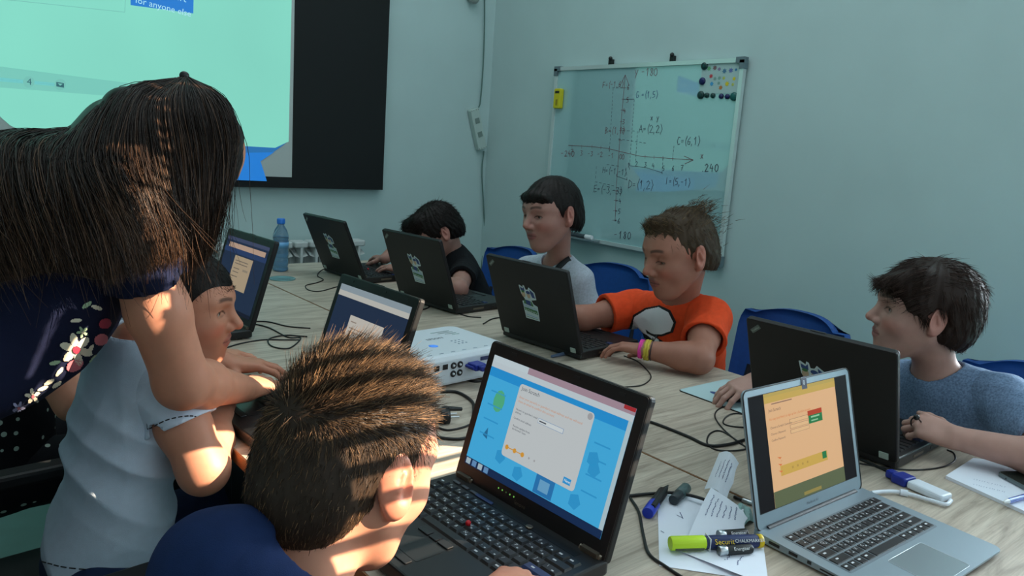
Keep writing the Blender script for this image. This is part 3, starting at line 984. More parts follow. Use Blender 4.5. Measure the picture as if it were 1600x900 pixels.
R_ = math.radians
thinkpad('black laptop farthest along the right table, its back toward the water bottle', 1.448, 2.744, R_(94.3), .417, lh=.253, stick=True)
thinkpad('black stickered laptop in front of the boy in black, second from the far end', 1.465, 2.156, R_(96), .363, lh=.257, stick=True)
thinkpad('black stickered laptop the boy in the orange shirt types on', 1.463, 1.56, R_(94.5), .355, w=.317, lh=.257, stick=True)
thinkpad('black laptop behind the silver one, used by the boy in heather blue', 1.493, .71, R_(91.2), .36, lh=.25, stick=True)
thinkpad('black laptop with a dim screen on the left, in front of the water bottle', .75, 2.139, R_(-86.8), .293, lh=.26, content=lambda b, w, h: content_dim(b, w, h, False))
thinkpad('black laptop with a dim page, half hidden behind the spiky hair of the nearest boy', .735, 1.39, R_(-87.4), .321, content=content_dim)
thinkpad('large black laptop in front, bright blue web page on its screen', .716, .78, R_(-88.3), .278, w=.335, dep=.237, lh=.237, content=content_blue, letters=True)


def macbook(x, y, yaw, op):
    w, dep, lh = .312, .227, .217
    t = thing('laptop', 'thin silver laptop with an orange tinted screen at the near right', 'laptop', (x, y, TZ), yaw)
    M_A = mat('anodised_silver', (142, 158, 168), .45, .45)
    M_K = mat('island_key', (16, 17, 20), .45)
    b = MB()
    o = rrect(w, dep + .012, .014, 6, 0, -dep / 2 + .006)
    zb = lambda yy: .0045 + .0 * yy
    n = len(o)
    vs = [(x_, y_, .003 + .004 * (-y_ / dep)) for x_, y_ in o] + [(x_, y_, .0155 - .0055 * (-y_ / dep)) for x_, y_ in o]
    vs2 = [(x_ * .97, (y_ + dep / 2) * .97 - dep / 2, .0015) for x_, y_ in o]
    b.add(vs + vs2, [tuple(n + i for i in range(n))] + [(i, (i + 1) % n, n + (i + 1) % n, n + i) for i in range(n)] + [(2 * n + i, 2 * n + (i + 1) % n, (i + 1) % n, i) for i in range(n)] + [tuple(3 * n - 1 - i for i in range(n))], M_A)
    for i, (yy, l) in enumerate(((-.03, .018), (-.062, .014), (-.088, .006))):
        b.box((-w / 2 - .0002, yy, .0095), (.0012, l, .0045), M_K)
    b.box((-w / 2 - .0002, -.12, .0085), (.0012, .03, .002), M_K)
    for i in range(4):
        b.lathe([(.007, 0), (.006, .002)], M_K, 10, Matrix.Translation(((-1) ** i * w * .42, -.03 if i < 2 else -dep + .03, 0)))
    b.build('base', t)
    top = Matrix(((1, 0, 0, 0), (0, 1, 0, 0), (0, .0055 / dep, 1, .0155), (0, 0, 0, 1)))
    b = MB(); b.M = top
    kl = lambda s: [(c, 1) for c in s]
    rows = [[('Esc', 1.05)] + [('F', 1.06)] * 13, kl("`1234567890-=") + [('Del', 1.55)], [('Tab', 1.55)] + kl("QWERTZUIOP[]") + [('\\', 1.0)],
            [('Caps', 1.8)] + kl("ASDFGHJKL;'") + [('Ret', 1.75)], [('Shift', 2.3)] + kl("YXCVBNM,./") + [('Shift', 2.25)],
            [('Fn', 1), ('Ctl', 1), ('Alt', 1), ('Cmd', 1.25), ('', 5.1), ('Cmd', 1.25), ('Alt', 1), ('Lt', .98), ('Up', .98), ('Rt', .98)]]
    b.prism(rrect(.268, .112, .004, 3, 0, -.083), -.0002, .0003, mat('key_well', (120, 132, 140), .5, .5))
    key_block(b, .264, .107, -.0295, .0003, rows, M_K, hgt=.0012, letters=True, pitch=.264 / 14.55, gap=.0034, kt=mat('lit_legend', (214, 218, 224), .5))
    b.build('keyboard', t)
    b = MB(); b.M = top
    b.prism(rrect(.104, .072, .004, 3, 0, -.185), -.0003, .0002, mat('trackpad', (160, 172, 178), .3, .6))
    pts = rrect(.104, .072, .004, 3, 0, -.185)
    b.tube([(x_, y_, .0002) for x_, y_ in pts + pts[:1]], .0004, mat('trackpad_rim', (205, 214, 218), .3, .5), 4, caps=False)
    b.build('touchpad', t)
    b = MB(); b.tube([(-w * .42, .0, .0135), (w * .42, .0, .0135)], .0055, mat('hinge_dark', (34, 38, 44), .5), 10)
    b.build('hinge', t)
    LM = Matrix.Translation((0, .0, .0135)) @ Matrix.Rotation(PI / 2 - op, 4, 'X')
    b = MB(); b.M = LM
    b.prism(rrect(w, lh, .012, 6, 0, lh / 2), -.005, 0, M_A, bev=.0018)
    lo = b.build('lid', t)
    b = MB(); b.M = LM
    pts = rrect(w - .002, lh - .002, .011, 6, 0, lh / 2)
    b.tube([(x_, y_, .0) for x_, y_ in pts + pts[:1]], .0012, M_BLACK, 5, caps=False)
    b.text('MacBook Air', .0065, mat('mac_name', (90, 100, 106), .5), Matrix.Translation((-.018, .012, .0004)))
    b.build('gasket', lo)
    b = MB(); b.M = LM @ Matrix.Translation((0, lh / 2 + .0065, .0002))
    sw, sh = .286, .179
    b.prism(rrect(sw + .002, sh + .002, .001), -.0004, .0001, M_BLACK)
    content_mac(b, sw, sh)
    b.build('screen', lo)
    b = MB(); b.M = LM
    b.box((.012, lh - .009, .0004), (.0155, .0205, .0009), mat('tag_navy', (20, 24, 56), .5))
    b.text('0', .0115, M_KTX, Matrix.Translation((.0085, lh - .0125, .0010)))
    b.box((.012, lh - .0095, .0011), (.004, .001, .0002), M_KTX)
    b.build('tag_sticker', lo)
    return t


macbook(1.155, .547, R_(-2.5), .276)
# ------------------------------------------------------------------ things on the table
def tp(x, y, h=0.0):
    return at(x, y, Z=TZ + h)


M_CAB = mat('black_cable', (14, 15, 17), .5)


def cable(name, label, pix, r=.0022, m=M_CAB, cat='cable', hs=None, ends=None):
    pts = [tp(x, y, r + (hs[i] if hs else 0)) for i, (x, y) in enumerate(pix)]
    pts = smooth_path(pts, 7)
    b = MB()
    b.tube([tuple(p) for p in pts], r, m, 7)
    return tag(b.build(name), label, cat, 'cables on the conference table')


# projector
q = [tp(x, y, .082) for x, y in ((645, 505), (697, 558), (768, 546), (735, 497))]
pc = tp(712, 528, .08)
pr = thing('projector', 'white video projector lying between the laptops, ports and cables at its back', 'projector', (pc[0], pc[1], TZ), 0)
e_ = tp(768, 545, .08) - tp(697, 558, .08)
pyaw = math.atan2(e_[1], e_[0])
pr.rotation_euler = (0, 0, pyaw)
pw, pd, ph = .298, .235, .082
# put the back edge where the ports are
mid = (tp(697, 558, .08) + tp(784, 542, .08)) / 2
cc = mid + np.array([-math.sin(pyaw), math.cos(pyaw), 0]) * pd / 2
pr.location = (cc[0] - .02, cc[1], TZ)
M_PW = mat('projector_white', (214, 222, 230), .38)
b = MB()
b.prism(rrect(pw, pd, .035, 6), .006, ph, M_PW, bev=.012, smooth=False)
for sx in (-1, 1):
    for sy in (-1, 1):
        b.lathe([(.010, 0), (.010, .008)], M_BLACK, 12, Matrix.Translation((sx * pw * .4, sy * pd * .38, 0)))
b.build('housing', pr)
b = MB()
zt = ph + .0004
b.text('EPSON', .017, mat('print_grey', (60, 70, 84), .5), Matrix.Translation((-.02, .012, zt)))
b.build('brand_print', pr)
b = MB()
for i in range(9):
    b.box((.03 + .012 * (i % 3), -.02 - .014 * (i // 3), zt), (.004, .004, .0008), mat('print_pale', (120, 140, 160), .5))
for i in range(6):
    b.box((-.1 + i * .035, -pd / 2 + .02, zt), (.012, .0016, .0006), mat('print_pale', (120, 140, 160), .5))
b.build('button_pad', pr)
b = MB(); b.lathe([(.012, 0), (.008, .0006)], mat('led_blue', (70, 130, 220), .4, emit=.6), 14, Matrix.Translation((-.04, -.035, zt)))
b.build('indicator', pr)
b = MB()
for i in range(7):
    b.box((.06 + .004 * i, .065 + .006 * (i % 2), zt), (.06 - i * .006, .002, .0005), mat('print_green', (130, 170, 160), .6), Matrix.Translation((0, -i * .006, 0)))
b.build('warning_print', pr)
b = MB(); b.lathe([(.014, 0), (.014, .0005)], mat('sensor_dark', (30, 34, 44), .3), 14, Matrix.Translation((-.115, .075, zt)))
b.box((-.085, .058, zt), (.05, .006, .002), mat('slide_lever', (24, 28, 34), .4))
b.build('focus_slide', pr)
b = MB()
yb = -pd / 2 - .0006
b.box((0, yb + .001, .042), (pw * .8, .003, .052), mat('port_panel', (200, 208, 216), .5))
for x in (-.095, -.07):
    b.box((x, yb - .001, .056), (.014, .003, .012), M_BLACK)
RX = Matrix.Rotation(PI / 2, 4, 'X')
for x, z in ((-.045, .056), (-.025, .056), (-.045, .036), (-.025, .036)):
    b.lathe([(.008, 0), (.008, .003), (.005, .003), (.005, .001), (.0001, .001)], M_BLACK, 12, Matrix.Translation((x, yb, z)) @ RX)
    b.lathe([(.003, 0), (.003, .0045), (.0001, .0045)], M_PW, 8, Matrix.Translation((x, yb, z)) @ RX)
b.box((.055, yb - .001, .06), (.03, .003, .009), mat('vga_port', (30, 40, 90), .4))
b.build('port_panel', pr)
b = MB(); b.lathe([(.028, 0), (.028, .02), (.022, .02), (.02, .008), (.0001, .012)], M_BLACK, 24, Matrix.Translation((-.06, pd / 2 - .008, .045)) @ Matrix.Rotation(-PI / 2, 4, 'X'))
b.build('lens', pr)
PRM = Matrix.LocRotScale(pr.location, pr.rotation_euler, None)
M_VGA = mat('vga_blue', (20, 42, 140), .4)
vq = PRM @ Vector((.014, yb - .002, .05))
vg = thing('video_plug', 'blue video plug in the back of the projector', 'plug', vq, pyaw)
b = MB(); b.prism(rrect(.034, .016, .004), 0, .03, M_VGA, Matrix.Rotation(PI / 2, 4, 'X'), bev=.002)
b.prism(rrect(.02, .012, .004), .03, .045, M_VGA, Matrix.Rotation(PI / 2, 4, 'X'), bev=.002)
for sx in (-1, 1):
    b.tube([(sx * .02, 0, 0), (sx * .02, -.028, 0)], .004, M_VGA, 8)
b.build('connector', vg)
b = MB(); vp = [(0, -.044, 0), (.012, -.075, -.012), (.02, -.1, -.038), (.01, -.14, -.046), (-.03, -.19, -.0465), (-.02, -.26, -.0465)]
b.tube([tuple(p) for p in smooth_path(vp, 6)], .0035, M_CAB, 8); b.build('cord', vg)

# bottle
q = tp(438, 423)
bt = thing('water_bottle', 'clear plastic water bottle with a blue cap standing at the far end of the table', 'bottle', q)
M_PET = mat('clear_blue_plastic', (176, 220, 246), .06, spec=.6, trans=.82)
M_WATER = mat('water', (150, 204, 238), .0, trans=.9)
prof = [(.026, 0), (.031, .004), (.032, .012), (.029, .02), (.032, .028), (.032, .05), (.030, .056), (.032, .062), (.032, .082), (.030, .088), (.032, .094), (.032, .125), (.030, .131), (.032, .136), (.031, .15), (.024, .172), (.014, .188), (.012, .195), (.012, .2)]
b = MB(); b.lathe(prof, M_PET, 28); b.build('body', bt)
b = MB(); b.lathe([(r - .0022, z + .003) for r, z in prof[:-5]] + [(.0001, .148)], M_WATER, 24); b.build('water', bt)
b = MB(); b.lathe([(.0325, .098), (.0327, .122)], mat('bottle_label', (110, 176, 226), .4), 28); b.build('wrap_label', bt)
b = MB(); b.lathe([(.0155, .195), (.016, .2), (.016, .214), (.0145, .217), (.0001, .217)], mat('cap_blue', (40, 120, 214), .4), 24)
for i in range(20):
    a = i * PI / 10
    b.box((.0158, 0, .207), (.001, .0015, .012), mat('cap_blue', (40, 120, 214), .4), Matrix.Rotation(a, 4, 'Z'))
b.build('cap', bt)
q = tp(441, 436)
b = MB(); b.lathe([(.0001, .0), (.05, .0), (.051, .003), (.049, .004), (.046, .002), (.0001, .002)], mat('clear_dish', (150, 205, 205), .1, trans=.5), 32)
o = b.build('saucer'); o.location = q; tag(o, 'flat clear round lid on the table in front of the water bottle', 'lid')

# mouse pad and mouse, right boy
M_PAD = mat('pad_white', (178, 204, 208), .7)
p = [tp(*v) for v in ((1059, 609), (1136, 597), (1240, 628), (1166, 648))]
c = sum(p) / 4
u = p[3] - p[0]; yaw = math.atan2(u[1], u[0])
mp_ = thing('mouse_pad', 'white mouse pad with a small blue and green print beside the orange shirted boy', 'mouse pad', c, yaw)
w_ = np.linalg.norm(p[3] - p[0]); d_ = .2
b = MB(); b.prism(rrect(w_, d_, .01, 4, 0, d_ / 2 - .1), .0, .0028, M_BLACK); b.prism(rrect(w_ - .002, d_ - .002, .01, 4, 0, d_ / 2 - .1), .0028, .0032, M_PAD)
b.build('mat', mp_)
b = MB()
for i, (dx, dy, r, m_) in enumerate(((-.035, -.035, .016, ST_B), (-.012, -.048, .014, ST_B), (.0, -.03, .016, ST_G), (-.005, 0.0, .012, ST_G), (.03, -.04, .02, ST_L))):
    b.add([(dx + r * math.cos(t), dy + r * .6 * math.sin(t), .0034 + i * .0001) for t in [k * .6283 for k in range(10)]], [tuple(range(10))], m_)
b.build('print', mp_)
q = tp(1152, 622, .0035)
ms = thing('computer_mouse', 'black mouse under the hand on the white mouse pad', 'mouse', q, R_(95))
b = MB()
o = [(.028 * math.cos(t) * (1 - .12 * math.sin(t)), .05 * math.sin(t)) for t in [k * PI / 12 for k in range(24)]]
vs, fs = [], []
for z, s in ((0, .96), (.008, 1), (.018, .95), (.026, .8), (.031, .5), (.033, .15)):
    vs += [(x * s, y * s - .004 * (1 - s), z) for x, y in o]
for l in range(5):
    fs += [(l * 24 + i, l * 24 + (i + 1) % 24, (l + 1) * 24 + (i + 1) % 24, (l + 1) * 24 + i) for i in range(24)]
fs.append(tuple(5 * 24 + i for i in range(24)))
b.add(vs, fs, M_BLACK, True); b.build('shell', ms)
b = MB(); b.lathe([(.006, -.003), (.0065, 0), (.006, .003)], M_RED, 12, Matrix.Translation((0, .028, .027)) @ Matrix.Rotation(PI / 2, 4, 'Y')); b.build('wheel', ms)

cable('mouse_cable', 'thin black mouse cable looping in front of the white mouse pad', [(1150, 632), (1125, 638), (1117, 650), (1128, 668), (1150, 688), (1166, 700), (1150, 704), (1120, 703), (1105, 692), (1110, 677), (1128, 674), (1160, 694)], .0017)
cable('mouse_cable', 'short black cable bend right of the mouse pad loops, ending behind the silver lid', [(1185, 652), (1150, 646), (1134, 652), (1131, 662), (1150, 667), (1185, 668)], .0017)
cable('power_cable', 'thick black power cable crossing the table between the two front laptops', [(1003, 655), (1030, 664), (1075, 682), (1107, 696), (1140, 694), (1175, 685), (1215, 690)], .0032)
cable('headphone_cable', 'thin black cable curling out on the table left of the white mouse pad', [(975, 556), (995, 564), (1010, 577), (1017, 590), (1002, 602), (968, 605)], .0017)
cable('power_cable', 'black cable sweeping down the near table edge left of the paper', [(985, 778), (998, 800), (1005, 835), (1014, 865), (1040, 885), (1075, 908)], .0024)
cable('power_cable', 'black cable running over the white paper toward the silver laptop', [(972, 776), (1010, 772), (1052, 770), (1090, 777), (1130, 792), (1150, 800)], .0028, hs=[0, .001, .004, .008, .006, .002])
cable('laptop_cable', 'thin black cable snaking on the table beside the dim left laptop', [(392, 502), (420, 503), (450, 510), (485, 513)], .002)
cable('laptop_cable', 'black cable looping from the dim left laptop toward the spiky haired boy', [(392, 505), (420, 512), (450, 527), (470, 528), (452, 544), (425, 541), (420, 530), (445, 524), (480, 526)], .002)
cable('laptop_cable', 'black cable along the table in front of the dim left laptop', [(345, 546), (375, 537), (410, 531), (440, 531), (470, 531)], .002)
cable('laptop_cable', 'curly black cable behind the farthest laptop', [(509, 419), (500, 424), (496, 431), (505, 437), (494, 442), (478, 446), (482, 453), (500, 455), (530, 447)], .002)
cable('laptop_cable', 'black cable between the projector and the second far laptop', [(650, 487), (670, 480), (668, 474), (700, 484), (730, 494), (752, 496)], .0022)
cable('laptop_cable', 'short black cable behind the projector, under the stickered laptop', [(755, 506), (770, 498), (790, 496), (800, 500)], .0022)
cable('projector_cable', 'thick black power cable coiled on the table behind the large front laptop', [(688, 612), (715, 613), (738, 628), (740, 650)], .0036)
cable('projector_cable', 'black cable passing under the projector ports', [(668, 562), (690, 574), (720, 590), (745, 596), (770, 590)], .003)
cable('projector_cable', 'thin black cable between the power plug and the large front laptop', [(683, 668), (700, 672), (722, 668), (742, 660)], .0022)
cable('projector_cable', 'black cable ending behind the spiky haired boy', [(670, 678), (690, 684), (715, 686), (735, 683)], .003)
cable('adapter_cable', 'pair of thin black cables leading to the blue video connector', [(1330, 712), (1350, 720), (1380, 733), (1412, 748)], .0028)
cable('adapter_cable', 'thin black earphone cable bending around the right laptop corner', [(1330, 722), (1360, 727), (1400, 733), (1440, 734), (1475, 729), (1492, 719), (1490, 708), (1480, 703)], .0017)
b = MB(); b.tube([tuple(q) for q in smooth_path([at(345, 765, Z=.012), at(365, 752, Z=.012), at(388, 736, Z=.012), at(430, 700, Z=.012)], 5)], .006, M_CAB, 7)
tag(b.build('floor_cable'), 'black cable on the green floor under the near table edge', 'cable')

# black mains plug
q = tp(692, 650, .014)
pg = thing('power_plug', 'black two pin mains plug lying beside the large front laptop', 'plug', q, R_(-20))
b = MB(); b.lathe([(.0001, -.018), (.015, -.016), (.018, 0), (.018, .012), (.0001, .013)], M_BLACK, 20, Matrix.Rotation(PI / 2, 4, 'Y')); b.build('body', pg)
for sy in (-1, 1):
    b = MB(); b.tube([(.012, sy * .0095, 0), (.032, sy * .0095, 0)], .0024, M_CHROME, 8); b.build('pin', pg)
b = MB(); b.tube([(-.01, .0, .006), (.01, .028, .006), (.05, .034, .0)], [.006, .0055, .004], M_BLACK, 10); b.build('cable_tail', pg)

# adapter
q = tp(1427, 756, .008)
e2 = tp(1484, 781, .008) - q
ya = math.atan2(e2[1], e2[0])
ad = thing('video_adapter', 'white video adapter with a blue connector and a short white lead by the silver laptop', 'adapter', (q[0], q[1], TZ + .0085), ya)
L_ = np.linalg.norm(e2)
b = MB(); b.prism(rrect(L_, .034, .006, 4, L_ / 2 - .004, 0), -.007, .007, mat('adapter_white', (222, 230, 240), .35), bev=.004); b.build('housing', ad)
b = MB(); b.prism(rrect(.03, .036, .005, 4, -.02, 0), -.008, .008, M_VGA, bev=.003); b.prism(rrect(.02, .02, .005, 4, -.042, 0), -.007, .007, M_VGA, bev=.003); b.build('plug', ad)
iv = Matrix.LocRotScale(ad.location, ad.rotation_euler, None).inverted()
wl = [iv @ Vector(tp(x, y, .006)) for x, y in ((1362, 770), (1380, 768), (1400, 768), (1425, 773), (1455, 782), (1478, 788), (1486, 782))]
b = MB(); b.tube([tuple(p) for p in smooth_path(wl, 6)], .0036, mat('adapter_white', (222, 230, 240), .35), 8)
m2 = iv @ Vector(tp(1406, 769, .006)); m3 = iv @ Vector(tp(1418, 771, .006))
b.tube([tuple(m2), tuple(m3)], .0062, mat('adapter_white', (222, 230, 240), .35), 8); b.build('lead', ad)

# ---- paper
M_PAP = mat('paper', (232, 238, 250), .7)
M_INK = mat('pen_ink', (70, 80, 130), .6)


def sheet(name, label, pix, h0=.0006, curl=None, th=.0004, marks=(), cat='paper', group=None, n=10, m=M_PAP, rag=None):
    """sheet of paper with 4 corners at photo points; curl(u, v) lifts it; rag roughens the v=1 edge"""
    P = [np.array(tp(x, y)) for x, y in pix]
    c = sum(P) / 4
    g = lambda u, v: (P[0] * (1 - u) * (1 - v) + P[1] * u * (1 - v) + P[2] * u * v + P[3] * (1 - u) * v) - np.array([c[0], c[1], 0])
    b = MB()
    vs = []
    for dz in (0, th):
        for j in range(n + 1):
            for i in range(n + 1):
                u, v = i / n, j / n
                vv = v * (1 - (rag * abs(math.sin(u * 37) + .6 * math.sin(u * 91 + 1)) if rag else 0))
                q = g(u, vv)
                vs.append((q[0], q[1], h0 + dz + (curl(u, v) if curl else 0)))
    k = (n + 1) ** 2
    fs = []
    for j in range(n):
        for i in range(n):
            a = j * (n + 1) + i
            fs.append((a, a + n + 1, a + n + 2, a + 1))
            fs.append((k + a, k + a + 1, k + a + n + 2, k + a + n + 1))
    for i in range(n):
        for a, a2 in ((i, i + 1), ((i + 1) * (n + 1), i * (n + 1)), (n * (n + 1) + i + 1, n * (n + 1) + i), (i * (n + 1) + n, (i + 1) * (n + 1) + n)):
            fs.append((a, a2, k + a2, k + a))
    b.add(vs, fs, m, False)
    for (u0, v0, u1, v1) in marks:
        p_, q_ = g(u0, v0), g(u1, v1)
        d = q_ - p_
        L = np.linalg.norm(d) + 1e-9
        nn = np.array([-d[1], d[0], 0]) / L * .0006
        z0_, z1_ = [h0 + th + .0004 + (curl(a, c2) if curl else 0) for a, c2 in ((u0, v0), (u1, v1))]
        b.add([(*(p_ + nn)[:2], z0_), (*(q_ + nn)[:2], z1_), (*(q_ - nn)[:2], z1_), (*(p_ - nn)[:2], z0_)], [(0, 1, 2, 3)], M_INK)
    o = b.build(name)
    o.location = (c[0], c[1], TZ)
    tag(o, label, cat, group)
    return o


def scribble(u0, v0, u1, v1, rows, seed):
    r = random.Random(seed)
    out = []
    for k in range(rows):
        t = (k + .5) / rows
        u, v = u0, v0 + (v1 - v0) * t
        while u < u0 + (u1 - u0) * (.7 + .3 * r.random()):
            du = .018 + .02 * r.random()
            out.append((u, v + .012 * r.uniform(-1, 1), u + du, v + .02 * r.uniform(-1, 1)))
            u += du + .008
    return out


sheet('paper_sheet', 'white sheet under the yellow marker and the torn notes', [(1027, 768), (1108, 780), (1200, 910), (1030, 885)], .0006,
      marks=[(.28, .33, .36, .36), (.34, .28, .36, .37), (.03, .58, .07, .6)])
sheet('paper_scrap', 'torn note with handwriting leaning over the white sheet', [(1075, 842), (1110, 773), (1165, 812), (1168, 836)], .004,
      curl=lambda u, v: .012 * u * (1 - u) * 2 + .01 * u, marks=scribble(.35, .1, .85, .8, 6, 3), rag=.06)
sheet('paper_scrap', 'torn half curled note standing up behind the white sheet', [(1100, 768), (1118, 752), (1150, 772), (1135, 790)], .004,
      curl=lambda u, v: .05 * u + .012 * math.sin(v * 3), marks=scribble(.3, .2, .9, .8, 4, 9), rag=.05)
sheet('paper_scrap', 'white note sheet under the battery at the bottom edge', [(1058, 862), (1150, 838), (1192, 850), (1200, 925)], .0024,
      curl=lambda u, v: .006 * (1 - u) * v, marks=scribble(.2, .4, .5, .7, 2, 4))
sheet('paper_scrap', 'pale teal crumpled scrap between the torn note and the silver laptop', [(1135, 793), (1165, 790), (1180, 815), (1150, 830)], .003,
      curl=lambda u, v: .012 * math.sin(u * 3) * math.sin(v * 3) + .003 * math.sin(u * 11 + v * 7), m=mat('teal_scrap', (140, 178, 176), .5))
for i, (dx, lb) in enumerate(((0, 'white notebook page on the right under the phone'),)):
    ns = thing('notebook', 'white writing pad with faint notes under the phone and blue pen at the right edge', 'notebook', tp(1600, 765))
    P = [tp(x, y) for x, y in ((1477, 748), (1520, 720), (1720, 745), (1690, 845))]
    loc = np.array([ns.location.x, ns.location.y, TZ])
    b = MB()
    for z0_, z1_ in ((0.0002, .0035), (.0037, .0065)):
        b.add([tuple(p_ - loc + np.array([0, 0, z])) for z in (z0_, z1_) for p_ in P], [(3, 2, 1, 0), (4, 5, 6, 7), (0, 1, 5, 4), (1, 2, 6, 5), (2, 3, 7, 6), (3, 0, 4, 7)], M_PAP)
    b.build('page_block', ns)
    b = MB()
    rr = random.Random(5)
    for k in range(26):
        q = tp(1520 + (k % 13) * 4 + rr.random() * 2, 754 + (k // 13) * 8 + (k % 13) * 1.0) - loc
        b.box((q[0], q[1], .0068), (.004, .0007, .0003), mat('faint_ink', (150, 160, 190), .6), Matrix.Identity(4))
    b.build('notes', ns)
q = tp(1600, 745, .0075)
p0, p1 = tp(1556, 742, .0075), tp(1604, 768, .0075)
phn = thing('phone', 'dark smartphone lying on the white writing pad', 'phone', (0, 0, 0))
e1 = p1 - p0; ya = math.atan2(e1[1], e1[0])
phn.rotation_euler = (0, 0, ya)
ctr = p0 + e1 / np.linalg.norm(e1) * .0735 + np.array([-math.sin(ya), math.cos(ya), 0]) * .036
phn.location = (ctr[0], ctr[1], TZ + .0068)
b = MB(); b.prism(rrect(.147, .072, .009, 5), 0, .0085, mat('phone_rim', (110, 120, 122), .35, .6), bev=.002)
b.lathe([(.0016, 0), (.0016, .0006)], M_BLACK, 8, Matrix.Translation((-.05, -.0362, .004)) @ Matrix.Rotation(PI / 2, 4, 'X')); b.build('body', phn)
b = MB(); b.prism(rrect(.143, .068, .008, 5), .0085, .0091, mat('phone_glass', (34, 44, 40), .15)); b.build('glass', phn)


def stick(name, label, a, c_, r, parts, cat, hz=0, group=None):
    """pen-like thing from photo point a to c_: parts = (name, t0, t1, radius, material)"""
    A, B = np.array(tp(*a, r + hz)), np.array(tp(*c_, r + hz))
    d = B - A; L = np.linalg.norm(d)
    t = thing(name, label, cat, A, group=group, rot=(0, 0, math.atan2(d[1], d[0])))
    for nm, t0, t1, rr, m_ in parts:
        b = MB()
        rr = rr if isinstance(rr, tuple) else (rr, rr)
        b.tube([(L * t0, 0, 0), (L * (t0 + .04 * (t1 - t0)), 0, 0), (L * (t1 - .04 * (t1 - t0)), 0, 0), (L * t1, 0, 0)], [rr[0] * .9, rr[0], rr[1], rr[1] * .9], m_, 16)
        b.build(nm, t)
    return t, L


M_LIME = mat('lime_cap', (190, 226, 30), .45)
M_NAVY = mat('marker_navy', (24, 40, 86), .45)
M_YEL = mat('marker_yellow', (222, 190, 20), .45)
t, L = stick('chalk_marker', 'fat chalk marker with lime cap and navy label on the white sheet', (1047, 849), (1190, 845), .0098,
             [('cap', 0, .37, .0105, M_LIME), ('barrel', .37, .95, .0098, M_NAVY), ('end_plug', .95, 1, .0099, M_YEL)], 'marker', .004)
b = MB()
TX = lambda x, z: Matrix.Translation((x, -.0101, z)) @ Matrix.Rotation(PI / 2, 4, 'X')
b.text('Securit', .011, M_YEL, Matrix.Translation((L * .45, -.0085, .0052)) @ Matrix.Rotation(R_(52), 4, 'X') @ Matrix.Translation((0, -.004, .0008)))
b.text('CHALKMARKER', .0068, M_WHITE, Matrix.Translation((L * .67, -.0085, .0052)) @ Matrix.Rotation(R_(52), 4, 'X') @ Matrix.Translation((0, -.002, .0008)))
b.box((L * .405, 0, 0), (.0012, .0198, .0198), M_WHITE)
b.build('label_print', t)
b = MB(); b.prism(rrect(.045, .007, .003), -.0015, .0015, mat('clip_dark', (44, 56, 30), .4), Matrix.Translation((L * .19, -.0085, -.004)) @ Matrix.Rotation(R_(60), 4, 'X')); b.build('clip', t)
for a, c_, lb, hz in (((1123, 861), (1176, 857), 'dark battery lying in front of the chalk marker', .004), ((1122, 836), (1168, 833), 'battery half hidden behind the chalk marker', .009)):
    t, L = stick('battery', lb, a, c_, .0072, [('shell', .0, .96, .0072, M_BLACK), ('positive_cap', .96, 1, .0035, M_CHROME), ('band', .0, .22, .00735, M_CHROME)], 'battery', hz, 'batteries by the chalk marker')
    b = MB(); b.text('Energizer', .0068, M_WHITE, Matrix.Translation((L * .45, -.006, .0055)) @ Matrix.Rotation(R_(50), 4, 'X') @ Matrix.Translation((-.005, -.003, .001)))
    b.add([(L * .38, -.0066, .0062), (L * .42, -.0076, .002), (L * .40, -.0058, .0055)], [(0, 1, 2)], M_RED)
    b.build('label_print', t)
stick('board_marker', 'blue board marker poking out from under the left edge of the white sheet', (1012, 802), (1036, 768), .0095, [('cap', 0, .42, .0098, mat('marker_blue', (28, 58, 190), .4)), ('barrel', .42, 1, .009, M_BLACK)], 'marker')
stick('board_marker', 'grey green board marker lying beyond the white sheet', (1052, 782), (1072, 762), .0092, [('cap', .45, 1, .0096, mat('marker_grey', (74, 98, 98), .4)), ('barrel', 0, .5, .0088, mat('marker_dark', (40, 52, 56), .4))], 'marker')
stick('pen', 'black pen beside the blue board marker', (1020, 792), (1044, 758), .0045, [('barrel', 0, .8, .0045, M_BLACK), ('tip', .8, 1, (.0045, .001), M_BLACK)], 'pen', .012)
stick('pen', 'translucent blue pen on the writing pad at the right edge', (1568, 785), (1650, 762), .0048, [('barrel', .08, 1, .0048, mat('pen_blue_clear', (36, 84, 196), .2, trans=.3)), ('tip', 0, .08, (.002, .0048), M_WHITE)], 'pen', .0068)
stick('usb_stick', 'tiny metal plug end left of the silver laptop lid', (1160, 781), (1177, 787), .004, [('shell', 0, 1, .004, M_CHROME), ('tail', -.8, .0, .003, M_BLACK)], 'plug')
stick('earphone_jack', 'grey plug sticking out behind the stickered laptop of the boy in orange', (862, 557), (884, 552), .005, [('body', 0, 1, (.004, .006), mat('jack_grey', (92, 112, 140), .4))], 'plug')
stick('earphone_jack', 'grey plug sticking out left of the right black laptop', (1338, 705), (1349, 701), .005, [('body', 0, 1, (.004, .006), mat('jack_grey', (92, 112, 140), .4))], 'plug')

# ------------------------------------------------------------------ chairs
M_CHB = mat('chair_blue', (10, 70, 142), .6, noise=.08, nscale=80)
M_CHK = mat('chair_black', (18, 20, 22), .55, noise=.1, nscale=60)


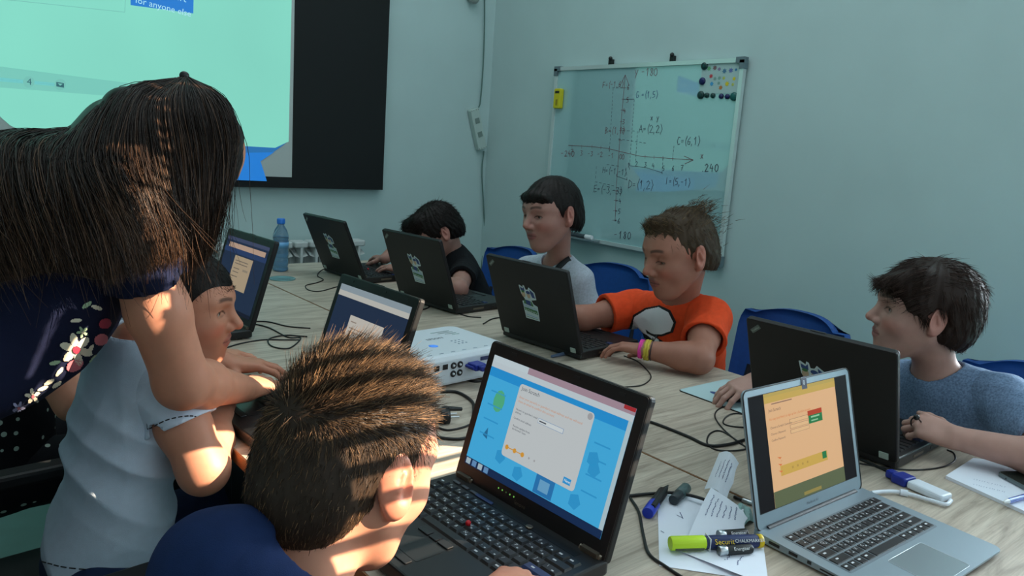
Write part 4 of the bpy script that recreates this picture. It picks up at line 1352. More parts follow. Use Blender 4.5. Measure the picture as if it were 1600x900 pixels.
def chair(label, x, y, yaw, zt=.85, w=.43, m=M_CHB, arms=False, group='blue chairs along the whiteboard wall'):
    """origin under the seat; the sitter looks to local +x"""
    t = thing('chair', label, 'chair', (x, y, 0), yaw, group)
    b = MB()
    b.prism(rrect(.42, w, .06, 6), .42, .47, m, bev=.015, smooth=False); b.build('seat', t)
    b = MB()
    H = zt - .52
    nu, nv = 14, 12
    for off in (0, -.03):
        vs = []
        for j in range(nv + 1):
            zz = .52 + H * j / nv
            e_ = max(0, (j / nv - .72) / .28)
            lo_ = max(0, (.2 - j / nv) / .2)
            hw = w / 2 * (1 - .28 * (1 - math.sqrt(max(0, 1 - e_ ** 2))) - .10 * lo_ ** 2)
            for i in range(nu + 1):
                u_ = 2 * i / nu - 1
                vs.append((-.2 - .05 * (1 - u_ ** 2) - .12 * (zz - .5) + off, u_ * hw, zz - (.03 * abs(u_) ** 3 if j == nv else 0)))
        q_ = [(j * (nu + 1) + i, j * (nu + 1) + i + 1, (j + 1) * (nu + 1) + i + 1, (j + 1) * (nu + 1) + i) for j in range(nv) for i in range(nu)]
        if off == 0:
            v0_, N_ = vs, len(vs)
    ring = [i for i in range(nu + 1)] + [j * (nu + 1) + nu for j in range(1, nv + 1)] + [nv * (nu + 1) + i for i in range(nu - 1, -1, -1)] + [j * (nu + 1) for j in range(nv - 1, 0, -1)]
    rim = [(ring[i], ring[(i + 1) % len(ring)], N_ + ring[(i + 1) % len(ring)], N_ + ring[i]) for i in range(len(ring))]
    b.add(v0_ + vs, q_ + [tuple(N_ + k for k in f[::-1]) for f in q_] + rim, m, True)
    b.build('backrest', t)
    for sx in (-1, 1):
        for sy in (-1, 1):
            b = MB(); b.tube([(sx * .17, sy * (w / 2 - .03), .43), (sx * .21, sy * (w / 2 - .01), .0)], .011, M_LEG, 10); b.build('leg', t)
    for sy in (-1, 1):
        b = MB(); b.tube([(-.17, sy * .15, .44), (-.215, sy * .15, .5), (-.245, sy * .15, .62)], .011, M_LEG, 8); b.build('back_support', t)
    if arms:
        for sy in (-1, 1):
            b = MB(); b.tube([tuple(p) for p in smooth_path([(-.2, sy * (w / 2 + .02), .43), (-.19, sy * (w / 2 + .03), .54), (-.1, sy * (w / 2 + .03), .595), (.12, sy * (w / 2 + .03), .59), (.18, sy * (w / 2 + .02), .45)], 5)], .012, M_CHROME, 10)
            b.prism(rrect(.27, .05, .02),   .595, .625, M_CHK, Matrix.Translation((0, sy * (w / 2 + .03), 0)), bev=.008)
            b.build('armrest', t)
    return t


chair('blue chair behind the boy with the grey shirt and dark strap', 2.12, 2.12, R_(184), .86)
chair('blue chair behind the boy in the orange shirt', 2.08, 1.30, R_(172), .84)
chair('blue chair behind the boy in heather blue', 2.10, .56, R_(178), .84)
chair('blue chair at the far end behind the boy in black', 2.12, 2.78, R_(180), .84)
chair('black chair with metal armrests under the boy in the pale shirt', .22, 1.42, R_(4), .8, .44, M_CHK, True, 'black chairs on the near side of the table')
chair('black chair under the spiky haired boy at the bottom edge', .1, .70, R_(0), .72, .42, M_CHK, False, 'black chairs on the near side of the table')
chair('black chair under the girl in polka dots', .2, 2.12, R_(0), .75, .42, M_CHK, False, 'black chairs on the near side of the table')
# ------------------------------------------------------------------ people: bodies grown from blended volumes
def V3(*a):
    return np.array(a[0] if len(a) == 1 else a, float)


def unit(v):
    v = V3(v)
    return v / np.linalg.norm(v)


def frame(fwd, up):
    """rotation whose columns are forward, left, up"""
    f = unit(fwd)
    u = V3(up) - f * np.dot(f, up)
    u = unit(u)
    return np.stack([f, np.cross(u, f), u], 1)


def smin(a, b, k):
    if k <= 0:
        return np.minimum(a, b)
    h = np.maximum(k - np.abs(a - b), 0) / k
    return np.minimum(a, b) - h * h * k * .25


class Vol:
    """list of blended capsules ('c') and ellipsoids ('e'); op '+' joins, '-' carves"""

    def __init__(self):
        self.p = []

    def cap(self, a, b, ra, rb=None, k=.02, op='+'):
        self.p.append(('c', V3(a), V3(b), ra, ra if rb is None else rb, k, op))
        return self

    def chain(self, pts, rs, k=.02, op='+'):
        for i in range(len(pts) - 1):
            self.cap(pts[i], pts[i + 1], rs[i], rs[i + 1], k, op)
        return self

    def ell(self, c, r, R=None, k=.02, op='+'):
        self.p.append(('e', V3(c), V3(r), np.eye(3) if R is None else R, 0, k, op))
        return self

    def bounds(self):
        lo, hi = np.full(3, 9.), np.full(3, -9.)
        for q in self.p:
            if q[6] == '-':
                continue
            if q[0] == 'c':
                r = max(q[3], q[4])
                l, h = np.minimum(q[1], q[2]) - r, np.maximum(q[1], q[2]) + r
            else:
                e = np.abs(q[3]) @ q[2]
                l, h = q[1] - e, q[1] + e
            lo, hi = np.minimum(lo, l), np.maximum(hi, h)
        return lo, hi

    def field(self, h, cuts=(), disp=None, pad=.02, clip=None, grow=0.0):
        lo, hi = self.bounds()
        if clip is not None:
            lo, hi = np.maximum(lo, clip[0]), np.minimum(hi, clip[1])
        lo, hi = lo - pad, hi + pad
        n = np.ceil((hi - lo) / h).astype(int) + 1
        ax = [(lo[i] + h * np.arange(n[i])).astype(np.float32) for i in range(3)]
        A = np.full(n, .06, np.float32)
        for q in self.p:
            k = q[5]
            if q[0] == 'c':
                r = max(q[3], q[4])
                l, u = np.minimum(q[1], q[2]) - r, np.maximum(q[1], q[2]) + r
            else:
                e = np.abs(q[3]) @ q[2]
                l, u = q[1] - e, q[1] + e
            m = max(k, .012) + h * 2
            i0 = np.clip(np.floor((l - m - lo) / h).astype(int), 0, n)
            i1 = np.clip(np.ceil((u + m - lo) / h).astype(int) + 1, 0, n)
            if np.any(i1 <= i0):
                continue
            sl = tuple(slice(i0[i], i1[i]) for i in range(3))
            X, Y, Z = ax[0][sl[0]][:, None, None], ax[1][sl[1]][None, :, None], ax[2][sl[2]][None, None, :]
            if q[0] == 'c':
                a, ab = q[1], q[2] - q[1]
                L2 = max(float(ab @ ab), 1e-12)
                px, py, pz = X - np.float32(a[0]), Y - np.float32(a[1]), Z - np.float32(a[2])
                t = np.clip((px * ab[0] + py * ab[1] + pz * ab[2]) / L2, 0, 1).astype(np.float32)
                d = np.sqrt((px - t * ab[0]) ** 2 + (py - t * ab[1]) ** 2 + (pz - t * ab[2]) ** 2) - (q[3] + (q[4] - q[3]) * t)
            else:
                px, py, pz = X - np.float32(q[1][0]), Y - np.float32(q[1][1]), Z - np.float32(q[1][2])
                R, r = q[3], q[2]
                k0, k1 = 0, 0
                for j in range(3):
                    s = (px * R[0, j] + py * R[1, j] + pz * R[2, j]) / r[j]
                    k0 = k0 + s * s
                    k1 = k1 + (s / r[j]) ** 2
                k0 = np.sqrt(k0)
                k1 = np.sqrt(k1) + 1e-6
                d = k0 * (k0 - 1) / k1
            d = d.astype(np.float32)
            if q[6] == '+':
                A[sl] = smin(A[sl], d, k)
            else:
                A[sl] = -smin(-A[sl], d, k)
        A -= grow
        X, Y, Z = ax[0][:, None, None], ax[1][None, :, None], ax[2][None, None, :]
        if disp is not None:
            near = np.abs(A) < .02
            idx = np.nonzero(near)
            A[idx] += disp(ax[0][idx[0]], ax[1][idx[1]], ax[2][idx[2]]).astype(np.float32)
        for c in cuts:
            if c[0] == 'plane':          # keep the side the normal points away from
                p, nn = V3(c[1]), unit(c[2])
                d = (X - p[0]) * nn[0] + (Y - p[1]) * nn[1] + (Z - p[2]) * nn[2]
                if len(c) > 3:           # only near an axis point
                    far = ((X - c[3][0]) ** 2 + (Y - c[3][1]) ** 2 + (Z - c[3][2]) ** 2) > c[4] ** 2
                    d = np.where(far, -1, d)
                A = np.maximum(A, d.astype(np.float32))
        return A, lo, h


def surface(A, lo, h):
    """naive surface nets"""
    A[0], A[-1], A[:, 0], A[:, -1], A[:, :, 0], A[:, :, -1] = .05, .05, .05, .05, .05, .05
    neg = A < 0
    c = [neg[i:neg.shape[0] - 1 + i, j:neg.shape[1] - 1 + j, k:neg.shape[2] - 1 + k] for i in (0, 1) for j in (0, 1) for k in (0, 1)]
    s = sum(x.astype(np.int8) for x in c)
    act = (s > 0) & (s < 8)
    idx = np.argwhere(act)
    num = np.full(act.shape, -1, np.int32)
    num[act] = np.arange(len(idx))
    acc = np.zeros((len(idx), 3)); cnt = np.zeros(len(idx))
    off = [(i, j, k) for i in (0, 1) for j in (0, 1) for k in (0, 1)]
    val = [A[idx[:, 0] + o[0], idx[:, 1] + o[1], idx[:, 2] + o[2]].astype(float) for o in off]
    for a in range(8):
        for b2 in range(a + 1, 8):
            if sum(abs(off[a][i] - off[b2][i]) for i in range(3)) != 1:
                continue
            m = (val[a] < 0) != (val[b2] < 0)
            t = val[a][m] / (val[a][m] - val[b2][m])
            p = np.array(off[a]) + t[:, None] * (np.array(off[b2]) - np.array(off[a]))
            acc[m] += p
            cnt[m] += 1
    v = (idx + acc / cnt[:, None]) * h + lo
    quads = []
    for ax_ in range(3):
        o1, o2 = [(1, 2), (2, 0), (0, 1)][ax_]
        sl0, sl1 = [slice(None)] * 3, [slice(None)] * 3
        sl0[ax_], sl1[ax_] = slice(0, -1), slice(1, None)
        a, b2 = neg[tuple(sl0)], neg[tuple(sl1)]
        e = np.argwhere(a != b2)
        ok = (e[:, o1] > 0) & (e[:, o2] > 0) & (e[:, o1] < neg.shape[o1] - 1) & (e[:, o2] < neg.shape[o2] - 1)
        e = e[ok]
        fl = a[e[:, 0], e[:, 1], e[:, 2]]

        def cell(d1, d2):
            q = e.copy()
            q[:, o1] -= d1
            q[:, o2] -= d2
            return num[q[:, 0], q[:, 1], q[:, 2]]
        f = np.stack([cell(1, 1), cell(0, 1), cell(0, 0), cell(1, 0)], 1)
        f[~fl] = f[~fl][:, ::-1]
        quads.append(f)
    f = np.concatenate(quads)
    f = f[(f >= 0).all(1)]
    return v, f


def relax(v, f, it, lam=.5):
    n = len(v)
    e = np.concatenate([f[:, [0, 1]], f[:, [1, 2]], f[:, [2, 3]], f[:, [3, 0]]])
    deg = np.bincount(e[:, 0], minlength=n) + np.bincount(e[:, 1], minlength=n)
    for _ in range(it):
        s = np.stack([np.bincount(e[:, 0], v[e[:, 1], i], n) + np.bincount(e[:, 1], v[e[:, 0], i], n) for i in range(3)], 1) / np.maximum(deg, 1)[:, None]
        v = v + lam * (s - v)
    return v


def np_mesh(name, v, f, mats, parent, mi=None, attrs=None, smooth=True):
    v = np.asarray(v, float)
    org = np.array(WM[parent.name].translation) if parent is not None else np.zeros(3)
    me = bpy.data.meshes.new(name)
    k = f.shape[1]
    me.vertices.add(len(v))
    me.vertices.foreach_set('co', (v - org).astype(np.float32).ravel())
    me.loops.add(len(f) * k)
    me.loops.foreach_set('vertex_index', f.astype(np.int32).ravel())
    me.polygons.add(len(f))
    me.polygons.foreach_set('loop_start', np.arange(0, len(f) * k, k, dtype=np.int32))
    me.polygons.foreach_set('loop_total', np.full(len(f), k, np.int32))
    for m in mats:
        me.materials.append(m)
    if mi is not None:
        me.polygons.foreach_set('material_index', mi.astype(np.int32))
    me.polygons.foreach_set('use_smooth', np.full(len(f), smooth))
    for an, av in (attrs or {}).items():
        at_ = me.attributes.new(an, 'FLOAT', 'POINT')
        at_.data.foreach_set('value', av.astype(np.float32))
    me.update(calc_edges=True)
    me.validate()
    o = bpy.data.objects.new(name, me)
    COL.objects.link(o)
    o.parent = parent
    return o


def skin_mat(name, rgb, lip, rough=.5):
    """skin with a little mottling; lips, brows and cheeks are tinted through point attributes"""
    m = mat(name, rgb, rough, spec=.35, noise=.05, nscale=45, sss=.12)
    nt = m.node_tree
    bs = nt.nodes['Principled BSDF']
    base = bs.inputs['Base Color'].links[0].from_socket
    src = base
    for an, col, amt in (('lip', lip, .75), ('brow', (44, 32, 26), .85), ('blush', (min(255, rgb[0] + 12), int(rgb[1] * .84), int(rgb[2] * .82)), .6)):
        a = nt.nodes.new('ShaderNodeAttribute'); a.attribute_name = an
        ml = nt.nodes.new('ShaderNodeMath'); ml.operation = 'MULTIPLY'; ml.inputs[1].default_value = amt
        nt.links.new(a.outputs['Fac'], ml.inputs[0])
        mx = nt.nodes.new('ShaderNodeMix'); mx.data_type = 'RGBA'
        nt.links.new(ml.outputs[0], mx.inputs[0])
        nt.links.new(src, mx.inputs[6])
        mx.inputs[7].default_value = lin(*col)
        src = mx.outputs[2]
    nt.links.new(src, bs.inputs['Base Color'])
    return m


def hair_mat(name, rgb, tip=None, rough=.5):
    m = bpy.data.materials.new(name)
    m.use_nodes = True
    nt = m.node_tree
    bs = nt.nodes['Principled BSDF']
    bs.inputs['Roughness'].default_value = rough
    bs.inputs['Specular IOR Level'].default_value = .18
    a = nt.nodes.new('ShaderNodeAttribute'); a.attribute_name = 'tone'
    cr = nt.nodes.new('ShaderNodeValToRGB')
    c = lin(*rgb)
    t = lin(*(tip or tuple(min(255, int(k * 1.55 + 8)) for k in rgb)))
    cr.color_ramp.elements[0].color = tuple(k * .6 for k in c[:3]) + (1,)
    cr.color_ramp.elements[1].color = t
    e = cr.color_ramp.elements.new(.5); e.color = c
    nt.links.new(a.outputs['Fac'], cr.inputs['Fac'])
    nt.links.new(cr.outputs['Color'], bs.inputs['Base Color'])
    return m


class Head:
    """head frame: x out of the face, y to the person's left, z up; s = 1 gives a 0.225 m head"""

    def __init__(self, c, fwd, up=(0, 0, 1), s=1.0):
        self.c, self.R, self.s = V3(c), frame(fwd, up), s

    def w(self, *p):
        return self.c + self.R @ (V3(*p) * self.s)

    def loc(self, P):
        return ((np.asarray(P) - self.c) @ self.R) / self.s

    def rot(self, ax=None, deg=0):
        if ax is None:
            return self.R
        return self.R @ np.array(Matrix.Rotation(math.radians(deg), 3, ax))


def head_volume(V, H, nose=1.0, jaw=1.0, lid=.0062):
    H.lid = lid
    s = H.s
    E = lambda c, r, k=.02, op='+', ax=None, deg=0: V.ell(H.w(*c), V3(r) * s, H.rot(ax, deg), k * s, op)
    C = lambda a, b, ra, rb, k=.015, op='+': V.cap(H.w(*a), H.w(*b), ra * s, rb * s, k * s, op)
    E((-.008, 0, .03), (.094, .074, .080))
    E((.03, 0, .02), (.058, .064, .070), .03)
    E((.032, 0, -.035), (.052, .050, .070), .03)
    for y in (-1, 1):
        C((-.002, y * .049, -.040), (.046, y * .018 * jaw, -.085), .017, .016, .03)
        E((.052, y * .034, -.024), (.030, .024, .025), .025)                   # cheek
        C((.081, y * .014, .030), (.066, y * .046, .028), .009, .008, .016)    # brow
    E((.062, 0, -.088), (.025, .022 * jaw, .022), .028)                          # chin
    E((.070, 0, -.054), (.023, .030, .022), .02)                                # mouth mound
    for y in (-1, 1):
        E((.092, y * .031, .006), (.013, .019, .013), .013, '-')               # socket
        E((.067, y * .031, .006), (.0150, .0155, .0140), .004)                 # lids over the eyeball
        E((.086, y * .031, .0045 - (.0072 - lid)), (.012, .0138, lid), .002, '-')            # lid opening
    C((.083, 0, .014), (.103 + .006 * nose, 0, -.020), .0080, .0105, .012)
    for y in (-1, 1):
        E((.094, y * .0115, -.0275), (.011, .0075, .0075), .007)
    C((.090, -.011, -.0490), (.090, .011, -.0490), .0054, .0054, .005)          # upper lip
    C((.0885, -.009, -.0600), (.0885, .009, -.0600), .0062, .0062, .005)          # lower lip
    C((.097, -.020, -.0545), (.097, .020, -.0545), .0022, .0022, .003, '-')
    for y in (-1, 1):                                                           # ears
        R = H.R @ np.array(Matrix.Rotation(math.radians(y * 22), 3, 'Z')) @ np.array(Matrix.Rotation(math.radians(-12), 3, 'Y'))
        V.ell(H.w(-.012, y * .077, .000), V3(.021, .0075, .034) * s, R, .006 * s)
        V.ell(H.w(-.004, y * .074, -.024), V3(.011, .0075, .013) * s, R, .008 * s)
        V.ell(H.w(-.006, y * .086, .004), V3(.0105, .0075, .021) * s, R, .006 * s, '-')
        V.cap(H.w(-.012, y * .081, -.004), H.w(-.008, y * .081, .012), .004 * s, .003 * s, .004 * s)
    return V


def face_attrs(v, H):
    L = H.loc(v)
    x, y, z = L[:, 0], L[:, 1], L[:, 2]
    sm = lambda t: np.clip(t, 0, 1) ** 2 * (3 - 2 * np.clip(t, 0, 1))
    el = lambda cy, cz, ry, rz: 1 - np.sqrt(((y - cy) / ry) ** 2 + ((z - cz) / rz) ** 2)
    lip = sm(el(0, -.0545, .026, .0145) * 4) * (x > .07)
    line = sm((.0022 - np.abs(z + .0545 + .05 * y * y / .02)) / .001) * (np.abs(y) < .024) * (x > .07)
    ay = np.abs(y)
    bz = .032 + .004 * np.sin((ay - .012) / .04 * PI)
    brow = sm(1.6 * (1 - np.abs(z - bz) / .0055)) * sm((ay - .010) / .006) * sm((.052 - ay) / .008) * (x > .04)
    lid = getattr(H, 'lid', .0072)
    ex = (ay - .031) / .0145
    ze = .0045 - (.0072 - lid) + lid * np.sqrt(np.clip(1 - ex ** 2, 0, 1))
    lash = sm(1.7 * (1 - np.abs(z - ze - .0006) / .0026)) * (np.abs(ex) < 1.05) * (x > .055)
    zl = .0045 - (.0072 - lid) - lid * np.sqrt(np.clip(1 - ex ** 2, 0, 1))
    lash = np.clip(lash + .35 * sm(1.6 * (1 - np.abs(z - zl) / .002)) * (np.abs(ex) < 1) * (x > .055), 0, 1)
    blush = sm(1 - np.sqrt(((ay - .042) / .03) ** 2 + ((z + .028) / .026) ** 2)) * (x > .02) + .8 * sm(1 - np.sqrt((y / .02) ** 2 + ((z + .024) / .016) ** 2)) * (x > .09)
    blush = np.clip(blush + .7 * (np.abs(y) > .071) * (np.abs(z) < .04) * (np.abs(x + .01) < .04), 0, 1)
    return {'lip': np.clip(lip + 0 * line, 0, 1), 'brow': np.clip(brow * .9 + lash * .95 + line * .6, 0, 1), 'blush': blush}


def eyes(H, parent, col=(70, 50, 34), look=(0, 0)):
    M_E = mat('eye_white', (150, 146, 142), .3)
    for y in (-1, 1):
        c = H.w(.0665, y * .031, .0055)
        R = H.R @ np.array(Matrix.Rotation(look[0], 3, 'Z')) @ np.array(Matrix.Rotation(look[1], 3, 'Y'))
        b = MB()
        M = Matrix.Identity(4)
        org = WM[parent.name].translation
        Rb = np.stack([R[:, 1], R[:, 2], R[:, 0]], 1)       # local z looks out of the eye
        for i in range(3):
            for j in range(3):
                M[i][j] = Rb[i, j] * H.s
            M[i][3] = c[i] - org[i]
        r = .0125
        pr_ = [(r * math.sin(t), r * math.cos(t)) for t in [k * PI / 16 for k in range(17)]]
        pr_ = [(max(a, 1e-5), z) for a, z in pr_][::-1]
        b.lathe(pr_, M_E, 16, M)
        b.lathe([(.0074, r * .82), (.0001, r * 1.012)], mat('iris%d' % col[0], col, .15), 14, M)
        b.lathe([(.0042, r * .96), (.0001, r * 1.03)], mat('pupil', (8, 8, 9), .1), 12, M)
        b.build('eye', parent)


def arm_volume(V, sh, el, wr, r=(.040, .034, .029, .021), k=.02):
    """tapering arm: shoulder, elbow, wrist"""
    sh, el, wr = V3(sh), V3(el), V3(wr)
    m1 = sh + (el - sh) * .45
    f1 = el + (wr - el) * .3
    V.chain([sh, m1, el], [r[0], (r[0] + r[1]) / 2 + .001, r[1]], k)
    V.chain([el, f1, wr], [r[1], r[2] + .003, r[3]], k)


def hand_volume(V, wr, fwd, up, left, s=.82, curl=(15, 20, 20), spread=1.0, thumb=(.55, .75, -.35), curls=None, tcurl=1.0):
    """palm, four unequal bent fingers and a thumb; up is the back of the hand, left=True for the left hand"""
    R = frame(fwd, up)
    sd = -1 if left else 1
    W = lambda p: V3(wr) + R @ (V3(p[0], p[1] * sd, p[2]) * s)
    kn = [(.078, .027, .002), (.083, .008, .005), (.079, -.011, .003), (.070, -.028, -.002)]
    ln = [(.038, .024, .019), (.043, .027, .020), (.039, .025, .019), (.030, .019, .017)]
    for i, q in enumerate(kn):
        V.cap(W((.0, .018 - .012 * i, 0)), W(q), .0125 * s, .0105 * s, .014 * s)
    V.ell(W((.038, .0, -.003)), V3(.042, .034, .014) * s, R, .012 * s)
    for i, q in enumerate(kn):
        p = V3(q)
        yaw = math.radians((6, 1, -4, -10)[i] * spread)
        a = 0
        c = curls[i] if curls else curl
        for j in range(3):
            a += math.radians(c[j])
            d = V3(math.cos(a) * math.cos(yaw), math.sin(yaw) * math.cos(a), -math.sin(a))
            p2 = p + d * ln[i][j]
            r0 = (.0092, .0084, .0076, .0066)[j] * (1 if i < 3 else .88)
            r1 = (.0092, .0084, .0076, .0066)[j + 1] * (1 if i < 3 else .88)
            V.cap(W(p), W(p2), r0 * s, r1 * s, .0035 * s)
            p = p2
    t = V3(.016, .024, -.006)
    d = unit(thumb)
    p1 = t + d * .036
    d2 = unit(d + V3(.5, -.15 * tcurl, -.1))
    p2 = p1 + d2 * .031
    p3 = p2 + unit(d2 + V3(.3, -.2 * tcurl, -.05)) * .025
    V.chain([W(t), W(p1), W(p2), W(p3)], [.0135 * s, .0105 * s, .0092 * s, .0072 * s], .006 * s)


def folds(amp, seed, f1=38., f2=70.):
    r = np.random.default_rng(seed)
    D = r.normal(size=(5, 3))
    D /= np.linalg.norm(D, axis=1)[:, None]
    ph = r.uniform(0, 6, 5)

    def fn(x, y, z):
        w = .35 * np.sin(9 * x + 7 * z + ph[0]) + .35 * np.sin(8 * y - 6 * z + ph[1])
        o = 0
        for i, f in enumerate((f1 * .5, f1, f1 * .8, f2, f2 * 1.3)):
            t = f * (D[i, 0] * x + D[i, 1] * y + D[i, 2] * z) + ph[i] + w * 2.2
            o = o + np.abs(np.sin(t)) ** .8 * (1 if i < 3 else .35)
        return 1.7 * amp * (o / 2.4 - .7)
    return fn


def shirt_volume(V, nb, shl, shr, hip, chest_r=(.085, .125), belly_r=(.085, .115), fwd=None, g=.008, arm=None, sl=.55, sleeve_r=(.056, .062)):
    """torso cloth from shoulders to hip with two sleeves; arm = (elbow left, elbow right)"""
    nb, shl, shr, hip = V3(nb), V3(shl), V3(shr), V3(hip)
    up = unit(nb - hip)
    lf = unit(shl - shr)
    fw = unit(np.cross(lf, up))
    R = np.stack([fw, unit(np.cross(up, fw)), up], 1)
    ch = nb + (hip - nb) * .32
    be = nb + (hip - nb) * .72
    V.ell(ch, (chest_r[0] + g, chest_r[1] + g, .15), R, .05)
    V.ell(be, (belly_r[0] + g, belly_r[1] + g, .17), R, .06)
    V.ell(hip, (belly_r[0] + g + .005, belly_r[1] + g + .008, .12), R, .06)
    V.cap(shl + (shr - shl) * .08, shr + (shl - shr) * .08, .048 + g, None, .04)
    for s in (shl, shr):
        V.cap(nb - up * .012, s, .042 + g, .040 + g, .04)
    ends = []
    for s, e in ((shl, arm[0]), (shr, arm[1])):
        if e is None:
            continue
        e = V3(e)
        q = s + (e - s) * sl
        W = Vol()
        W.cap(s, q + (e - s) * .12, sleeve_r[0], sleeve_r[1], .03).cap(s, s + (nb - s) * .25, sleeve_r[0] * .96, .046 + g, .03)
        ends.append((q, unit(e - s), W))
    return R, ends


def hollow_sleeves(ends, r, depth=.05):
    for q, d, W in ends:
        W.cap(q - d * depth, q + d * .06, r * .8, r, .004, '-')


# ------------------------------------------------------------------ hair
def strands(name, parent, H, roots, dirs, lens, w, m, seg=4, droop=0.0, jitter=.25, curl=0.0, seed=1, lift=0.0, nrm=None):
    """thin tapering three sided hairs as one mesh"""
    r = np.random.default_rng(seed)
    n = len(roots)
    d = dirs + r.normal(size=dirs.shape) * jitter
    d /= np.linalg.norm(d, axis=1)[:, None]
    side = np.cross(d, r.normal(size=d.shape))
    side /= np.linalg.norm(side, axis=1)[:, None]
    oth = np.cross(d, side)
    V_, F_, tone = [], [], []
    ph = r.uniform(0, 6.28, n)
    tn = np.clip(r.normal(.5, .2, n), 0, 1)
    pts = []
    p = roots.copy()
    dd = d.copy()
    for k in range(seg + 1):
        pts.append(p + curl * (np.sin(ph + k * 1.4)[:, None] * side))
        dd = dd + V3(0, 0, -1) * droop
        dd /= np.linalg.norm(dd, axis=1)[:, None]
        p = p + dd * (lens / seg)[:, None]
    for k in range(seg + 1):
        wk = w * (1 - .8 * (k / seg) ** 1.5)
        for a in range(3):
            t = a * 2.0944
            V_.append(pts[k] + (np.cos(t) * side + np.sin(t) * oth) * (wk[:, None] if isinstance(wk, np.ndarray) else wk))
            tone.append(np.clip(tn + .25 * (k / seg - .5), 0, 1))
    V_ = np.stack(V_, 1).reshape(-1, 3)
    tone = np.stack(tone, 1).reshape(-1)
    per = 3 * (seg + 1)
    base = (np.arange(n) * per)[:, None]
    f = []
    for k in range(seg):
        for a in range(3):
            b2 = (a + 1) % 3
            f.append(base + np.array([k * 3 + a, k * 3 + b2, (k + 1) * 3 + b2, (k + 1) * 3 + a])[None])
    f = np.concatenate(f)
    return V_, f, tone


def mesh_normals(v, f):
    a = v[f[:, 2]] - v[f[:, 0]]
    b2 = v[f[:, 3]] - v[f[:, 1]]
    fn = np.cross(a, b2)
    n = np.zeros_like(v)
    for k in range(4):
        for i in range(3):
            n[:, i] += np.bincount(f[:, k], fn[:, i], len(v))
    return n / np.maximum(np.linalg.norm(n, axis=1), 1e-12)[:, None]


def hair_join(name, parent, parts, m):
    """join (verts, quads, tone) triples into one hair mesh"""
    o, vs, fs, ts = 0, [], [], []
    for v, f, t in parts:
        vs.append(v); fs.append(f + o); ts.append(t); o += len(v)
    return np_mesh(name, np.concatenate(vs), np.concatenate(fs), [m], parent, attrs={'tone': np.concatenate(ts)})


def short_hair(parent, H, m, comb, n=2600, ln=.03, thick=.010, front=.060, side=-.012, nape=-.062, seed=1, w=.0006, jit=.3, fringe=None, lift=.45, tufts=None, h=.0035, noise=.0022, tone=.24):
    """cap that follows the skull plus combed strands; comb(local position) gives the local combing direction"""
    s = H.s
    V = Vol()
    V.ell(H.w(-.010, 0, .033), V3(.094 + thick, .0745 + thick * .8, .080 + thick * 1.15) * s, H.R, .02)
    V.ell(H.w(-.058, 0, -.02), V3(.050 + thick, .062 + thick * .6, .065) * s, H.R, .03)
    if fringe:
        fringe(V, H)
    # face, ears and neck stay free
    V.ell(H.w(.115, 0, -.055 + (front - .06)), V3(.078, .120, .105) * s, H.R, .004, '-')
    for y in (-1, 1):
        V.ell(H.w(.055, y * .085, -.07 + (side + .012)), V3(.062, .04, .078) * s, H.R, .004, '-')
        V.ell(H.w(-.010, y * .090, -.012), V3(.028, .032, .040) * s, H.R, .004, '-')
    cuts = [('plane', H.w(-.06, 0, nape), H.R @ V3(.35, 0, -1))]
    rr = np.random.default_rng(seed)

    def disp(x, y, z):
        L = H.loc(np.stack([x, y, z], -1))
        az = np.arctan2(L[:, 1], L[:, 0] + .02)
        return noise * (np.sin(az * 26 + L[:, 2] * 60 + 3 * np.sin(L[:, 2] * 40)) + .7 * np.sin(az * 47 + L[:, 2] * 30))
    A, lo, hh = V.field(h, cuts, disp)
    v, f = surface(A, lo, hh)
    N = mesh_normals(v, f)
    L = H.loc(v)
    ok = np.nonzero((np.einsum('ij,ij->i', N, v - H.w(0, 0, .01)) > 0) & (np.linalg.norm((L - V3(-.01, 0, .0)) / V3(.098, .080, .1), axis=1) > .8))[0]
    pick = rr.choice(ok, n)
    root = v[pick] + rr.normal(size=(n, 3)) * .0015
    nn = N[pick]
    cd = np.array([comb(q) for q in L[pick]])
    cd = cd @ H.R.T
    cd = cd - nn * np.einsum('ij,ij->i', cd, nn)[:, None]
    cd /= np.maximum(np.linalg.norm(cd, axis=1), 1e-6)[:, None]
    lf = lift(L[pick]) if callable(lift) else np.full(n, lift)
    d = cd + nn * lf[:, None]
    le = (ln(L[pick]) if callable(ln) else np.full(n, ln)) * s * rr.uniform(.6, 1.25, n)
    S_ = strands('h', parent, H, root - nn * .003, d, le, w, m, 3, .04, jit, .0, seed)
    parts = [(v, f, np.clip(tone + .03 * np.sin(L[:, 1] * 300), 0, 1)), S_]
    if tufts:
        parts += tufts(H)
    short_hair.last = (v, f)
    return hair_join('hair', parent, parts, m)


